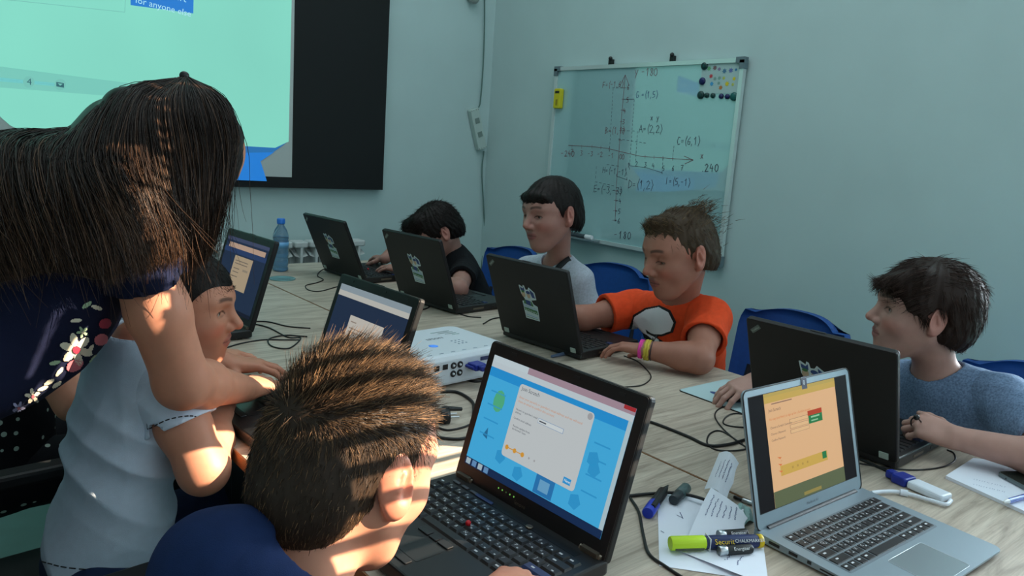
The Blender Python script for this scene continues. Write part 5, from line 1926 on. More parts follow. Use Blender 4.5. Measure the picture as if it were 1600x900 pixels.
def lower_body(parent, hip, knees, feet, m, shoe, r=(.085, .06, .045), h=.009, disp=None):
    """trousers from the hip over bent knees, and shoes"""
    V = Vol()
    hip = V3(hip)
    lf = unit(V3(knees[0]) - V3(knees[1]))
    V.cap(hip + lf * .05, hip - lf * .05, .092, None, .05)
    for k_, ft, sd in ((knees[0], feet[0], 1), (knees[1], feet[1], -1)):
        V.chain([hip + lf * sd * .07, k_, V3(ft) + V3(0, 0, .06)], r, .03)
    A, lo, hh = V.field(h, (), disp)
    v, f = surface(A, lo, hh)
    np_mesh('trousers', v, f, [m], parent)
    for ft, k_ in ((feet[0], knees[0]), (feet[1], knees[1])):
        d = V3(k_) - hip; d[2] = 0; d = unit(d)
        W = Vol()
        W.cap(V3(ft) + V3(0, 0, .035), V3(ft) + d * .15 + V3(0, 0, .028), .036, .030, .02).cap(V3(ft) + V3(0, 0, .05), V3(ft) + V3(0, 0, .09), .034, .038, .02)
        A, lo, hh = W.field(.008, [('plane', (0, 0, .002), (0, 0, -1))])
        v, f = surface(A, lo, hh)
        np_mesh('shoe', v, f, [shoe], parent)


def person(label, base, group='people around the table'):
    return thing('person', label, 'person', base, 0, group)


def body_mesh(parent, V, H, m, h=.0023, clip=None, cuts=()):
    A, lo, hh = V.field(h, cuts, None, clip=clip)
    v, f = surface(A, lo, hh)
    v = relax(v, f, 1, .35)
    return np_mesh('body', v, f, [m], parent, attrs=face_attrs(v, H))


def cloth_mesh(name, parent, V, ends, neck, m, hem, up, amp=.0028, seed=1, h=.0036, neck_r=.056, sleeve_r=.05, depth=.025, extra=(), mi=None, relaxn=2, attrs=None, fold=None):
    """shirt: folds, open sleeve ends, neck hole and a flat hem"""
    hollow_sleeves(ends, sleeve_r, depth)
    V.cap(V3(neck[0]), V3(neck[1]), neck_r, neck_r, .004, '-')
    cuts = list(extra)
    if hem is not None:
        cuts.append(('plane', hem, -V3(up)))
    fd = fold or folds(amp, seed)
    n0, n1 = V3(neck[0]), V3(neck[1])

    def calm(x, y, z):
        P = np.stack([x, y, z], -1) - n0
        ab = n1 - n0
        tt = np.clip(P @ ab / (ab @ ab), 0, 1)
        d = np.linalg.norm(P - tt[:, None] * ab, axis=1)
        return fd(x, y, z) * np.clip((d - neck_r - .006) / .04, 0, 1)
    A, lo, hh = V.field(h, cuts, calm)
    v, f = surface(A, lo, hh)
    v = relax(v, f, relaxn, .4)
    for q, d, W in ends:
        W.cap(n0, n1, neck_r, neck_r, .004, '-')
        A, lo, hh = W.field(h * .9, [('plane', q, d)], fd)
        v2, f2 = surface(A, lo, hh)
        f = np.concatenate([f, f2 + len(v)])
        v = np.concatenate([v, relax(v2, f2, relaxn, .4)])
    a = attrs(v) if attrs else None
    return np_mesh(name, v, f, [m] if not isinstance(m, list) else m, parent, attrs=a), v, f
from mathutils.bvhtree import BVHTree


TREES = {}


def bvh_of(o):
    """the mesh of o in world space for laying prints on cloth"""
    me = o.data
    n = len(me.vertices)
    co = np.empty(n * 3); me.vertices.foreach_get('co', co)
    co = co.reshape(-1, 3) + np.array(WM[o.parent.name].translation)
    return BVHTree.FromPolygons([tuple(p) for p in co], [tuple(p.vertices) for p in me.polygons])


def cast(tree, x, y, off=.0012):
    r = RC @ np.array([x - 800., y - 450., FOC])
    d = Vector(r).normalized()
    h = tree.ray_cast(Vector(EYE), d)
    if h[0] is None:
        return None
    nn = h[1] if h[1].dot(d) < 0 else -h[1]
    return h[0] + nn * off


def inside(poly, x, y):
    c = False
    j = len(poly) - 1
    for i in range(len(poly)):
        xi, yi = poly[i]; xj, yj = poly[j]
        if (yi > y) != (yj > y) and x < (xj - xi) * (y - yi) / (yj - yi) + xi:
            c = not c
        j = i
    return c


def print_on(mb, tree, poly, m, off=.0012, step=2.0, org=(0, 0, 0)):
    """print of the outline poly (photo points) laid on the cloth surface"""
    xs_ = [p[0] for p in poly]; ys_ = [p[1] for p in poly]
    cache = {}

    def g(i, j):
        if (i, j) not in cache:
            q = cast(tree, min(xs_) + i * step, min(ys_) + j * step, off)
            cache[(i, j)] = None if q is None else tuple(q - Vector(org))
        return cache[(i, j)]
    vs, fs, ix = [], [], {}
    for i in range(int((max(xs_) - min(xs_)) / step) + 1):
        for j in range(int((max(ys_) - min(ys_)) / step) + 1):
            if inside(poly, min(xs_) + (i + .5) * step, min(ys_) + (j + .5) * step):
                q = [(i, j), (i + 1, j), (i + 1, j + 1), (i, j + 1)]
                pts = [g(*k) for k in q]
                if any(p is None for p in pts) or max((Vector(pts[0]) - Vector(p)).length for p in pts) > .03:
                    continue
                f = []
                for k, p in zip(q, pts):
                    if k not in ix:
                        ix[k] = len(vs); vs.append(p)
                    f.append(ix[k])
                fs.append(f)
    if fs:
        mb.add(vs, fs, m, True)


def blob(cx, cy, rx, ry, a=0, n=14):
    ca, sa = math.cos(a), math.sin(a)
    return [(cx + rx * math.cos(t) * ca - ry * math.sin(t) * sa, cy + rx * math.cos(t) * sa + ry * math.sin(t) * ca) for t in [2 * PI * k / n for k in range(n)]]


M_JEANS = mat('denim', (24, 44, 84), .8, noise=.15, nscale=60)
M_SHOE = mat('shoe_dark', (30, 32, 38), .6)
SK_O = skin_mat('skin_tanned', (164, 112, 94), (142, 78, 76))
SK_W = skin_mat('skin_pale', (168, 124, 112), (144, 82, 82))
SK_F = skin_mat('skin_fair', (178, 138, 126), (150, 92, 90))
SK_T = skin_mat('skin_warm', (194, 134, 108), (164, 94, 86))
HR_DK = hair_mat('hair_dark_brown', (26, 20, 18))
HR_BR = hair_mat('hair_brown', (46, 33, 28))
HR_LB = hair_mat('hair_light_brown', (68, 53, 38), (134, 108, 74))
HR_FG = hair_mat('hair_short_brown', (52, 40, 31), (146, 112, 80), .5)
HR_WM = hair_mat('hair_long_dark', (32, 23, 19), (102, 74, 54), .42)


def cloth_mat(name, rgb, bump=.25, noise=.07, ns=70, rough=.85, bs=900):
    return mat(name, rgb, rough, spec=.2, noise=noise, nscale=ns, bump=bump, bscale=bs)


def torso_skin(V, H, nb, shl, shr, hip, neck=.042):
    V.cap(H.w(-.030, 0, -.055), V3(nb), neck, neck + .004, .03)
    for s in (shl, shr):
        V.cap(nb, s, .036, .034, .03)
    up = unit(V3(nb) - V3(hip))
    V.cap(V3(nb) - up * .06, V3(nb) - up * .16, .058, .058, .04)


# ================================================================== boy in the orange shirt
def boy_orange():
    t = person('boy in an orange shirt with bracelets, looking down at the laptop he types on', (1.9, 1.36, 0))
    H = Head(at(1061, 396, X=1.72), (-.93, .26, -.28), (0, 0, 1), 1.06)
    nb = at(1063, 478, X=1.81)
    shl, shr = at(1108, 497, X=1.82), at(990, 482, X=1.84)
    el, wl = at(1092, 561, Z=.797), at(1008, 546, Z=.80)
    er, wr_ = V3(1.66, 1.60, .81), V3(1.60, 1.70, .80)
    hip = V3(2.0, 1.40, .52)
    V = Vol()
    head_volume(V, H, .7, .95, .0034)
    torso_skin(V, H, nb, shl, shr, hip, .041)
    arm_volume(V, shl, el, wl, (.044, .038, .033, .024))
    arm_volume(V, shr, er, wr_, (.042, .038, .033, .024))
    hand_volume(V, wl, at(950, 538, Z=.792) - wl, (.12, 0, 1), True, .84, (18, 22, 18), 1.2)
    hand_volume(V, wr_, (-.75, .1, -.08), (0, 0, 1), False, .84, (16, 22, 18), 1.0)
    body_mesh(t, V, H, SK_O)
    eyes(H, t, (44, 32, 24), (0, .45))

    def comb(q):
        if q[0] > .02:
            return V3(.5, -.25, .5) if q[2] > .06 else V3(-.3, 0, -1)
        return V3(-.6, 0, .35) if q[2] > .07 else V3(-.4, 0, -1)

    def fringe(V, H):
        V.chain([H.w(.035, .035, .094), H.w(.056, .0, .096), H.w(.064, -.03, .084)], [.017, .014, .011], .02)

    def tufts(H):
        r = np.random.default_rng(3)
        n = 260
        roots = np.array([H.w(-.075 + .022 * r.normal(), .02 * r.normal(), .105 + .008 * r.normal()) for _ in range(n)])
        dirs = np.array([H.R @ V3(-.95 + .15 * r.normal(), .15 * r.normal(), .22 + .2 * r.normal()) for _ in range(n)])
        a = strands('t', None, H, roots, dirs, r.uniform(.015, .036, n), .0007, None, 4, .05, .10, 0, 4)
        roots = np.array([H.w(-.095 + .012 * r.normal(), .03 * r.normal(), .05 + .03 * r.normal()) for _ in range(n)])
        dirs = np.array([H.R @ V3(-.9, .25 * r.normal(), .12) for _ in range(n)])
        return [a, strands('t', None, H, roots, dirs, r.uniform(.015, .03, n), .0008, None, 3, .05, .15, 0, 5)]
    short_hair(t, H, HR_LB, comb, 6000, lambda L: np.where(L[:, 2] > .05, .024, .012), .006, .074, .004, -.056, 2, .0007, .14, fringe, lambda L: np.where(L[:, 2] > .06, .16, .04), tufts, .003, .0008)
    S_ = Vol()
    R, ends = shirt_volume(S_, nb, shl, shr, hip, (.082, .128), (.09, .12), arm=(el, er), sl=.56, sleeve_r=(.060, .068))
    M_OR = cloth_mat('orange_jersey', (232, 78, 38))
    so, v, f = cloth_mesh('shirt', t, S_, ends, (nb - unit(nb - hip) * .03, nb + V3(-.03, 0, .12)), M_OR, V3(2.0, 1.4, .50), (0, 0, 1), .0045, 5, neck_r=.056, sleeve_r=.056)
    tr = bvh_of(so)
    org = WM[t.name].translation
    b = MB()
    M_PW_, M_PK = mat('print_white', (238, 238, 244), .7), mat('print_black', (18, 16, 22), .7)
    outline = [(988, 540), (986, 515), (992, 495), (1010, 484), (1030, 480), (1045, 488), (1053, 504), (1048, 517), (1034, 522), (1016, 522), (1030, 530), (1034, 545), (1010, 548)]
    print_on(b, tr, [(984, 545), (982, 514), (990, 492), (1009, 481), (1031, 477), (1048, 485), (1057, 503), (1052, 519), (1036, 525), (1025, 526), (1038, 534), (1040, 548)], M_PK, .0014, .7, org)
    print_on(b, tr, outline, M_PW_, .0024, .7, org)
    print_on(b, tr, [(1010, 514), (1018, 520), (1030, 524), (1028, 528), (1012, 520)], M_PK, .0034, .6, org)
    print_on(b, tr, [(1000, 516), (1012, 523), (1026, 534), (1024, 538), (1006, 526), (1000, 520)], M_PK, .0034, .6, org)
    b.build('shirt_print', so).parent = t
    lower_body(t, (2.0, 1.40, .50), ((1.62, 1.28, .50), (1.62, 1.56, .50)), ((1.66, 1.27, 0), (1.66, 1.56, 0)), M_JEANS, M_SHOE)
    # bracelets on the left wrist
    for k, (px, py, rgb, r, nm, lb) in enumerate(((1001, 545, (226, 60, 160), .0052, 'wristband', 'pink wristband'), (1012, 547, (196, 176, 60), .0042, 'bracelet', 'braided yellow bracelet'), (1019, 548, (40, 34, 40), .0016, 'string_bracelet', 'knotted dark string'))):
        c = at(px, py, Z=.799)
        ax = unit(el - wl)
        Rb = frame(ax, (0, 0, 1))
        b = MB()
        rad = .0275 + .0016 * k
        for sh in ((-.0035, .0035) if k == 1 else (0,)):
            pts = []
            for i in range(25):
                a = 2 * PI * i / 24
                wob = .0016 * math.sin(a * 9 + sh * 900) if k == 1 else 0
                pts.append(c - np.array(org) + Rb @ V3(sh + wob, rad * math.cos(a), rad * .86 * math.sin(a)))
            b.tube([tuple(p) for p in pts], r if k != 0 else .0035, mat(nm, rgb, .6), 8, caps=False)
            if k == 0:
                b.tube([tuple(p + Rb @ V3(.005, 0, 0)) for p in pts], .0035, mat(nm, rgb, .6), 8, caps=False)
        if k == 2:
            b.tube([tuple(pts[5]), tuple(pts[5] + V3(.01, .0, .016))], .0014, mat(nm, rgb, .6), 6)
            b.tube([tuple(pts[5]), tuple(pts[5] + V3(-.014, -.006, .012))], .0014, mat(nm, rgb, .6), 6)
        o = b.build(nm, t)
        o['label'] = lb
    # dark drawing on the right upper arm
    return t


boy_orange()


# ================================================================== boy with grey shirt and strap
def boy_grey():
    t = person('boy in a light grey shirt with a dark shoulder strap, sitting below the whiteboard', (1.98, 1.98, 0))
    H = Head(at(862, 335, X=1.75), (-.96, .03, -.14), (0, .06, 1), 1.06)
    nb = at(872, 412, X=1.85)
    shl, shr = at(903, 438, X=1.86), at(826, 424, X=1.87)
    el, er = V3(1.90, 1.76, .66), V3(1.92, 2.20, .66)
    wl, wr_ = V3(1.87, 1.92, .60), V3(1.87, 2.06, .60)
    hip = V3(1.99, 1.98, .5)
    V = Vol()
    head_volume(V, H, .8, 1.0, .0050)
    torso_skin(V, H, nb, shl, shr, hip, .038)
    arm_volume(V, shl, el, wl); arm_volume(V, shr, er, wr_)
    hand_volume(V, wl, (-.8, .3, 0), (0, 0, 1), True, .8); hand_volume(V, wr_, (-.8, .1, -.05), (0, 0, 1), False, .8)
    body_mesh(t, V, H, SK_W)
    eyes(H, t, (40, 30, 24), (0, .2))

    def comb(q):
        return V3(.9, -.2, -.2) if q[0] > -.02 and q[2] > .03 else V3(-.2, 0, -1)

    def fringe(V, H):
        V.chain([H.w(.066, .05, .064), H.w(.075, .0, .066), H.w(.066, -.05, .064)], [.011, .012, .011], .02)
    short_hair(t, H, HR_DK, comb, 6000, .016, .008, .062, -.004, -.056, 4, .0006, .08, fringe, .03, None, .003, .0006)
    S_ = Vol()
    R, ends = shirt_volume(S_, nb, shl, shr, hip, (.078, .115), (.085, .11), arm=(el, er), sl=.6, sleeve_r=(.054, .060))
    M_ = cloth_mat('heather_light_grey', (176, 184, 196), noise=.14, ns=160)
    so, v, f = cloth_mesh('shirt', t, S_, ends, (nb - V3(0, 0, .03), nb + V3(-.03, 0, .12)), M_, V3(1.99, 1.98, .5), (0, 0, 1), .0035, 8, neck_r=.054)
    tr = bvh_of(so)
    org = Vector(WM[t.name].translation)
    b = MB()
    ring = [(899, 402), (891, 406), (882, 412), (874, 419), (868, 428)]
    pts = [cast(tr, *q, .004) for q in ring]
    pts = [p - org for p in pts if p is not None]
    if len(pts) > 2:
        pts = [Vector(p) for p in smooth_path([tuple(p) for p in pts], 4)]
        M_ST = mat('strap_black', (20, 22, 28), .7)
        vs, fs = [], []
        for i, p in enumerate(pts):
            d = (pts[min(i + 1, len(pts) - 1)] - pts[max(0, i - 1)]).normalized()
            nn = Vector(-unit(np.array(p + org) - EYE))
            sd = d.cross(nn).normalized() * .012
            vs += [tuple(p + sd), tuple(p - sd), tuple(p - sd - nn * .003), tuple(p + sd - nn * .003)]
        for i in range(len(pts) - 1):
            for k in range(4):
                fs.append((i * 4 + k, i * 4 + (k + 1) % 4, i * 4 + 4 + (k + 1) % 4, i * 4 + 4 + k))
        b.add(vs, fs, M_ST, True)
        b.build('shoulder_strap', t)
    lower_body(t, (1.99, 1.98, .5), ((1.62, 1.86, .5), (1.62, 2.12, .5)), ((1.64, 1.86, 0), (1.64, 2.12, 0)), M_JEANS, M_SHOE)


boy_grey()


# ================================================================== boy in heather blue on the right
def boy_heather():
    t = person('boy in a heather blue shirt at the right, looking over his laptop', (1.97, .62, 0))
    H = Head(at(1440, 490, X=1.765), (-.62, .78, .02), (0, 0, 1), .97)
    nb = at(1462, 590, X=1.83)
    shl, shr = at(1566, 628, X=1.83), at(1418, 602, X=1.90)
    el, wl = V3(1.70, .325, .80), at(1492, 684, Z=.805)
    er, wr_ = V3(1.72, .88, .80), at(1181, 596, Z=.805)
    hip = V3(2.0, .60, .5)
    V = Vol()
    head_volume(V, H, .75)
    torso_skin(V, H, nb, shl, shr, hip, .042)
    arm_volume(V, shl, el, wl, (.043, .036, .032, .023))
    arm_volume(V, shr, er, wr_, (.042, .036, .031, .023))
    hand_volume(V, wl, at(1430, 660, Z=.815) - wl, (-.45, -.35, .8), True, .84, None, .5, (.75, .55, -.2), [(48, 62, 30), (46, 64, 34), (44, 64, 36), (44, 60, 36)])
    hand_volume(V, wr_, at(1136, 612, Z=.785) - wr_, (.1, -.2, 1), False, .82, (24, 22, 18), 1.2)
    body_mesh(t, V, H, SK_F)
    eyes(H, t, (52, 60, 50), (0, 0))

    def comb(q):
        if q[0] > .0 and q[2] > .02:
            return V3(.9, .25, -.35)
        return V3(-.35, 0, -1) if q[2] < .08 else V3(-.9, .0, -.1)

    def fringe(V, H):
        V.chain([H.w(.03, .055, .086), H.w(.068, .040, .068), H.w(.083, .005, .060), H.w(.078, -.04, .058)], [.024, .019, .014, .011], .02)
        V.ell(H.w(-.022, 0, .050), V3(.094, .084, .074) * H.s, H.R, .03)
        V.ell(H.w(-.062, 0, .01), V3(.050, .066, .070) * H.s, H.R, .03)
        for y in (-1, 1):
            V.cap(H.w(.026, y * .074, .03), H.w(.022, y * .077, -.006), .014 * H.s, .007 * H.s, .015)
    short_hair(t, H, HR_BR, comb, 8000, lambda L: np.where(L[:, 2] > .0, .036, .014), .010, .068, -.004, -.064, 6, .0007, .08, fringe, .03, None, .003, .0008)
    S_ = Vol()
    R, ends = shirt_volume(S_, nb, shl, shr, hip, (.086, .128), (.095, .125), arm=(el, er), sl=.62, sleeve_r=(.060, .066))
    M_ = cloth_mat('heather_blue', (112, 134, 164), noise=.34, ns=240)
    cloth_mesh('shirt', t, S_, ends, (nb - V3(0, 0, .005), nb + V3(-.03, 0, .12)), M_, V3(2.0, .6, .5), (0, 0, 1), .0045, 12, neck_r=.052, sleeve_r=.054)
    lower_body(t, (2.0, .60, .5), ((1.62, .48, .5), (1.62, .76, .5)), ((1.64, .48, 0), (1.64, .76, 0)), M_JEANS, M_SHOE)
    # thin earphone lead held in the fingers
    b = MB()
    p = [at(1424, 668, Z=.80), at(1424, 656, Z=.83), at(1432, 652, Z=.84), at(1440, 660, Z=.82)]
    b.tube([tuple(q) for q in smooth_path(p, 5)], .0016, M_CAB, 6); b.ball(tuple(p[2]), .006, M_BLACK)
    tag(b.build('earphone'), 'small black earphone held by the boy in heather blue', 'earphone')


boy_heather()


# ================================================================== boy in black at the far end
def boy_black():
    t = person('boy in a black shirt at the far end, bent down behind two laptop lids', (1.98, 2.56, 0))
    H = Head(at(683, 362, X=1.80), (-.80, .22, -.56), (0, 0, 1), 1.0)
    nb = at(707, 397, X=1.89)
    shl, shr = at(726, 424, X=1.885), V3(1.90, 2.70, .82)
    el, er = at(716, 452, Z=.79), V3(1.80, 2.90, .84)
    wl, wr_ = V3(1.63, 2.60, .80), at(602, 404, Z=.81)
    hip = V3(2.02, 2.55, .5)
    V = Vol()
    head_volume(V, H, .8)
    torso_skin(V, H, nb, shl, shr, hip, .042)
    arm_volume(V, shl, el, wl); arm_volume(V, shr, er, wr_, (.042, .038, .034, .024))
    hand_volume(V, wl, (-.35, .6, 0), (0, 0, 1), True, .82); hand_volume(V, wr_, at(570, 400, Z=.79) - wr_, (0, 0, 1), False, .82, (22, 24, 20))
    body_mesh(t, V, H, SK_W)
    eyes(H, t, (40, 30, 24), (0, .3))

    def comb(q):
        return V3(.8, .1, .1) if q[0] > 0 and q[2] > .04 else V3(-.2, 0, -1)

    def fringe(V, H):
        V.chain([H.w(.06, .03, .095), H.w(.09, .0, .085), H.w(.085, -.035, .075)], [.03, .026, .024], .02)
    short_hair(t, H, HR_DK, comb, 5000, lambda L: np.where(L[:, 2] > .03, .022, .012), .011, .062, -.008, -.058, 9, .0008, .35, fringe, .15, None, .003, .001)
    S_ = Vol()
    R, ends = shirt_volume(S_, nb, shl, shr, hip, (.082, .12), (.088, .115), arm=(el, er), sl=.55, sleeve_r=(.056, .062))
    cloth_mesh('shirt', t, S_, ends, (nb - V3(0, 0, .03), nb + V3(-.05, 0, .12)), cloth_mat('black_jersey', (18, 20, 24)), hip, (0, 0, 1), .0035, 15, neck_r=.054)
    lower_body(t, hip, ((1.64, 2.44, .5), (1.64, 2.68, .5)), ((1.66, 2.44, 0), (1.66, 2.68, 0)), M_JEANS, M_SHOE)


boy_black()


# ================================================================== boy in the pale shirt, seen from his right side
def boy_pale():
    t = person('boy in a pale shirt sitting below the bending woman', (.17, 1.34, 0))
    H = Head(at(286, 480, X=.445), (.82, -.54, -.10), (0, 0, 1), .98)
    shr = at(262, 612, X=.362)
    shl = shr + V3(-.04, .25, .03)
    nb = (shl + shr) / 2 + V3(.0, -.04, .045)
    er, wr_ = at(318, 734, X=.40), at(350, 612, X=.52)
    el, wl = V3(.42, 1.84, .72), V3(.56, 1.72, .80)
    hip = V3(.285, 1.43, .525)
    V = Vol()
    head_volume(V, H, .9)
    torso_skin(V, H, nb, shl, shr, hip, .042)
    arm_volume(V, shr, er, wr_, (.044, .040, .036, .026))
    arm_volume(V, shl, el, wl)
    hand_volume(V, wr_, at(412, 582, X=.64) - wr_, (-.3, -.3, .9), False, .86, (10, 14, 14), .8)
    hand_volume(V, wl, (.8, -.3, -.05), (0, 0, 1), True, .82)
    body_mesh(t, V, H, SK_T)
    eyes(H, t, (50, 38, 30))

    def comb(q):
        return V3(.7, 0, -.5) if q[0] > 0 else V3(-.2, 0, -1)
    short_hair(t, H, HR_DK, comb, 12000, .011, .0078, .066, .002, -.06, 21, .0005, .2, None, .14, None, .0026, .0)
    S_ = Vol()
    R, ends = shirt_volume(S_, nb, shl, shr, hip, (.078, .115), (.084, .112), arm=(el, er), sl=.42, sleeve_r=(.056, .066))
    M_ = cloth_mat('pale_blue_white_jersey', (206, 220, 238), noise=.03)
    V_ = S_

    def big(x, y, z):
        a = folds(.005, 31, 22, 48)(x, y, z)
        s = .8 * z + .46 * x - .38 * y
        return a + .011 * (np.abs(np.sin(38 * s + 6 * y + 1.5 * np.sin(14 * z + 5 * x))) - .6) * np.clip((.9 - z) * 6, 0, 1)
    so, v, f = cloth_mesh('shirt', t, S_, ends, (nb - unit(nb - hip) * .03, nb + V3(.03, 0, .12)), M_, hip + V3(0, 0, -.035), (.2, 0, 1), .005, 31, neck_r=.056, sleeve_r=.058, fold=big, h=.0034)
    # dark stitched lines at sleeve and hem
    org = Vector(WM[t.name].translation)
    tr = bvh_of(so)
    TREES['pale_shirt'] = tr
    b = MB()
    for (pts, cols) in (([(66, 877), (100, 886), (150, 890), (200, 890), (262, 884)], ((30, 30, 40), (150, 90, 60))), ([(232, 670), (262, 656), (294, 650), (316, 653)], ((40, 36, 44), (130, 60, 70)))):
        P = smooth_path([(x, y, 0) for x, y in pts], 10)
        for i in range(len(P) - 1):
            if i % 3 == 2:
                continue
            q0, q1 = cast(tr, P[i][0], P[i][1], .0012), cast(tr, P[i + 1][0], P[i + 1][1], .0012)
            if q0 is None or q1 is None or (q1 - q0).length > .03:
                continue
            b.tube([tuple(q0 - org), tuple(q1 - org)], .0011, mat('stitch_dark', cols[0], .7), 5)
    if b.v:
        b.build('stitching', t)
    lower_body(t, (.28, 1.43, .49), ((.60, 1.32, .50), (.60, 1.56, .50)), ((.63, 1.32, 0), (.63, 1.56, 0)), M_JEANS, M_SHOE)
    # his folded back hand resting behind him on the seat is hidden by the shirt


boy_pale()


# ================================================================== nearest boy, seen from behind
def boy_near():
    t = person('nearest boy with short spiky brown hair and navy shirt, seen from behind', (.16, .66, 0))
    H = Head(at(548, 728, X=.372), (.92, .25, -.30), (.05, .05, 1), 1.0)
    nb = V3(.285, .635, H.c[2] - .135)
    shl, shr = at(345, 898, X=.225), V3(.30, .465, .82)
    el, wl = V3(.26, .90, .66), V3(.42, .84, .60)
    er, wr_ = V3(.42, .42, .66), at(775, 935, Z=.815)
    hip = V3(.10, .66, .50)
    V = Vol()
    head_volume(V, H)
    torso_skin(V, H, nb, shl, shr, hip, .047)
    arm_volume(V, shl, el, wl); arm_volume(V, shr, er, wr_)
    hand_volume(V, wl, (.8, -.2, 0), (0, 0, 1), True, .84)
    hand_volume(V, wr_, at(836, 889, Z=.795) - wr_, (0, 0, 1), False, .84, (20, 24, 18), 1.1)
    body_mesh(t, V, H, SK_T, h=.0026)
    eyes(H, t, (60, 44, 32))

    # short clipped sides, longer brushed up top
    def comb(q):
        r = math.hypot(q[0] + .03, q[1])
        k = min(1, max(0, (q[2] - .02) / .06))
        return V3(.75 + q[0] * 2, q[1] * 4, .55) * k + V3(-.15, q[1] * .5, -1) * (1 - k)
    short_hair(t, H, HR_FG, comb, 42000, lambda L: .008 + .034 * np.clip((L[:, 2] + .01) / .11, 0, 1) ** 1.7, .004, .066, .004, -.076, 33, .00045, .2, None,
               lambda L: .10 + .42 * np.clip((L[:, 2] + .0) / .10, 0, 1) ** 2.5, None, .003, .0003, .34)
    TREES['near'] = BVHTree.FromPolygons([tuple(p) for p in short_hair.last[0]], [tuple(int(k) for k in q) for q in short_hair.last[1]])
    S_ = Vol()
    R, ends = shirt_volume(S_, nb, shl, shr, hip, (.09, .135), (.10, .13), arm=(el, er), sl=.6, sleeve_r=(.060, .068))
    cloth_mesh('shirt', t, S_, ends, (nb - unit(nb - hip) * .02, nb + V3(.05, 0, .12)), cloth_mat('navy_jersey', (17, 36, 74)), V3(.1, .66, .5), (0, 0, 1), .004, 41, neck_r=.060, sleeve_r=.056)
    lower_body(t, (.11, .66, .5), ((.52, .55, .5), (.52, .80, .5)), ((.55, .55, 0), (.55, .80, 0)), M_JEANS, M_SHOE)


boy_near()


# ================================================================== girl in polka dots, mostly hidden
def girl_dots():
    t = person('girl in a black polka dot top, mostly hidden behind the bending woman', (.20, 2.02, 0))
    H = Head((.24, 2.02, 1.06), (.9, -.1, -.3), (0, 0, 1), .98)
    nb, shl, shr = V3(.20, 2.02, .925), V3(.20, 2.14, .88), V3(.20, 1.89, .88)
    er, wr_ = V3(.30, 1.80, .70), V3(.44, 1.92, .795)
    el, wl = V3(.30, 2.22, .70), V3(.46, 2.14, .79)
    hip = V3(.16, 2.02, .5)
    V = Vol()
    head_volume(V, H)
    torso_skin(V, H, nb, shl, shr, hip)
    arm_volume(V, shr, er, wr_); arm_volume(V, shl, el, wl)
    hand_volume(V, wr_, (.8, .3, 0), (0, 0, 1), False, .8); hand_volume(V, wl, (.8, -.2, 0), (0, 0, 1), True, .8)
    body_mesh(t, V, H, SK_T, h=.0036)
    eyes(H, t)
    short_hair(t, H, HR_DK, lambda q: V3(-.2, 0, -1), 1200, .03, .012, .06, -.03, -.09, 51, .001, .15)
    m = cloth_mat('polka_dot_cloth', (14, 16, 22))
    nt = m.node_tree
    bs = nt.nodes['Principled BSDF']
    tc = nt.nodes.new('ShaderNodeTexCoord')
    vo = nt.nodes.new('ShaderNodeTexVoronoi'); vo.inputs['Scale'].default_value = 34; vo.inputs['Randomness'].default_value = .35
    nt.links.new(tc.outputs['Object'], vo.inputs['Vector'])
    lt = nt.nodes.new('ShaderNodeMath'); lt.operation = 'LESS_THAN'; lt.inputs[1].default_value = .2
    nt.links.new(vo.outputs['Distance'], lt.inputs[0])
    mx = nt.nodes.new('ShaderNodeMix'); mx.data_type = 'RGBA'
    mx.inputs[6].default_value = lin(14, 16, 22); mx.inputs[7].default_value = lin(170, 188, 176)
    nt.links.new(lt.outputs[0], mx.inputs[0])
    nt.links.new(mx.outputs[2], bs.inputs['Base Color'])
    S_ = Vol()
    R, ends = shirt_volume(S_, nb, shl, shr, hip, (.10, .13), (.12, .14), arm=(el, er), sl=.4, sleeve_r=(.054, .058))
    cloth_mesh('polka_dot_top', t, S_, ends, (nb - V3(0, 0, .03), nb + V3(.03, 0, .12)), m, V3(.16, 2.0, .42), (0, 0, 1), .003, 61, h=.0045)
    lower_body(t, (.16, 2.02, .5), ((.54, 1.92, .5), (.54, 2.14, .5)), ((.58, 1.92, 0), (.58, 2.14, 0)), m, M_SHOE)


girl_dots()


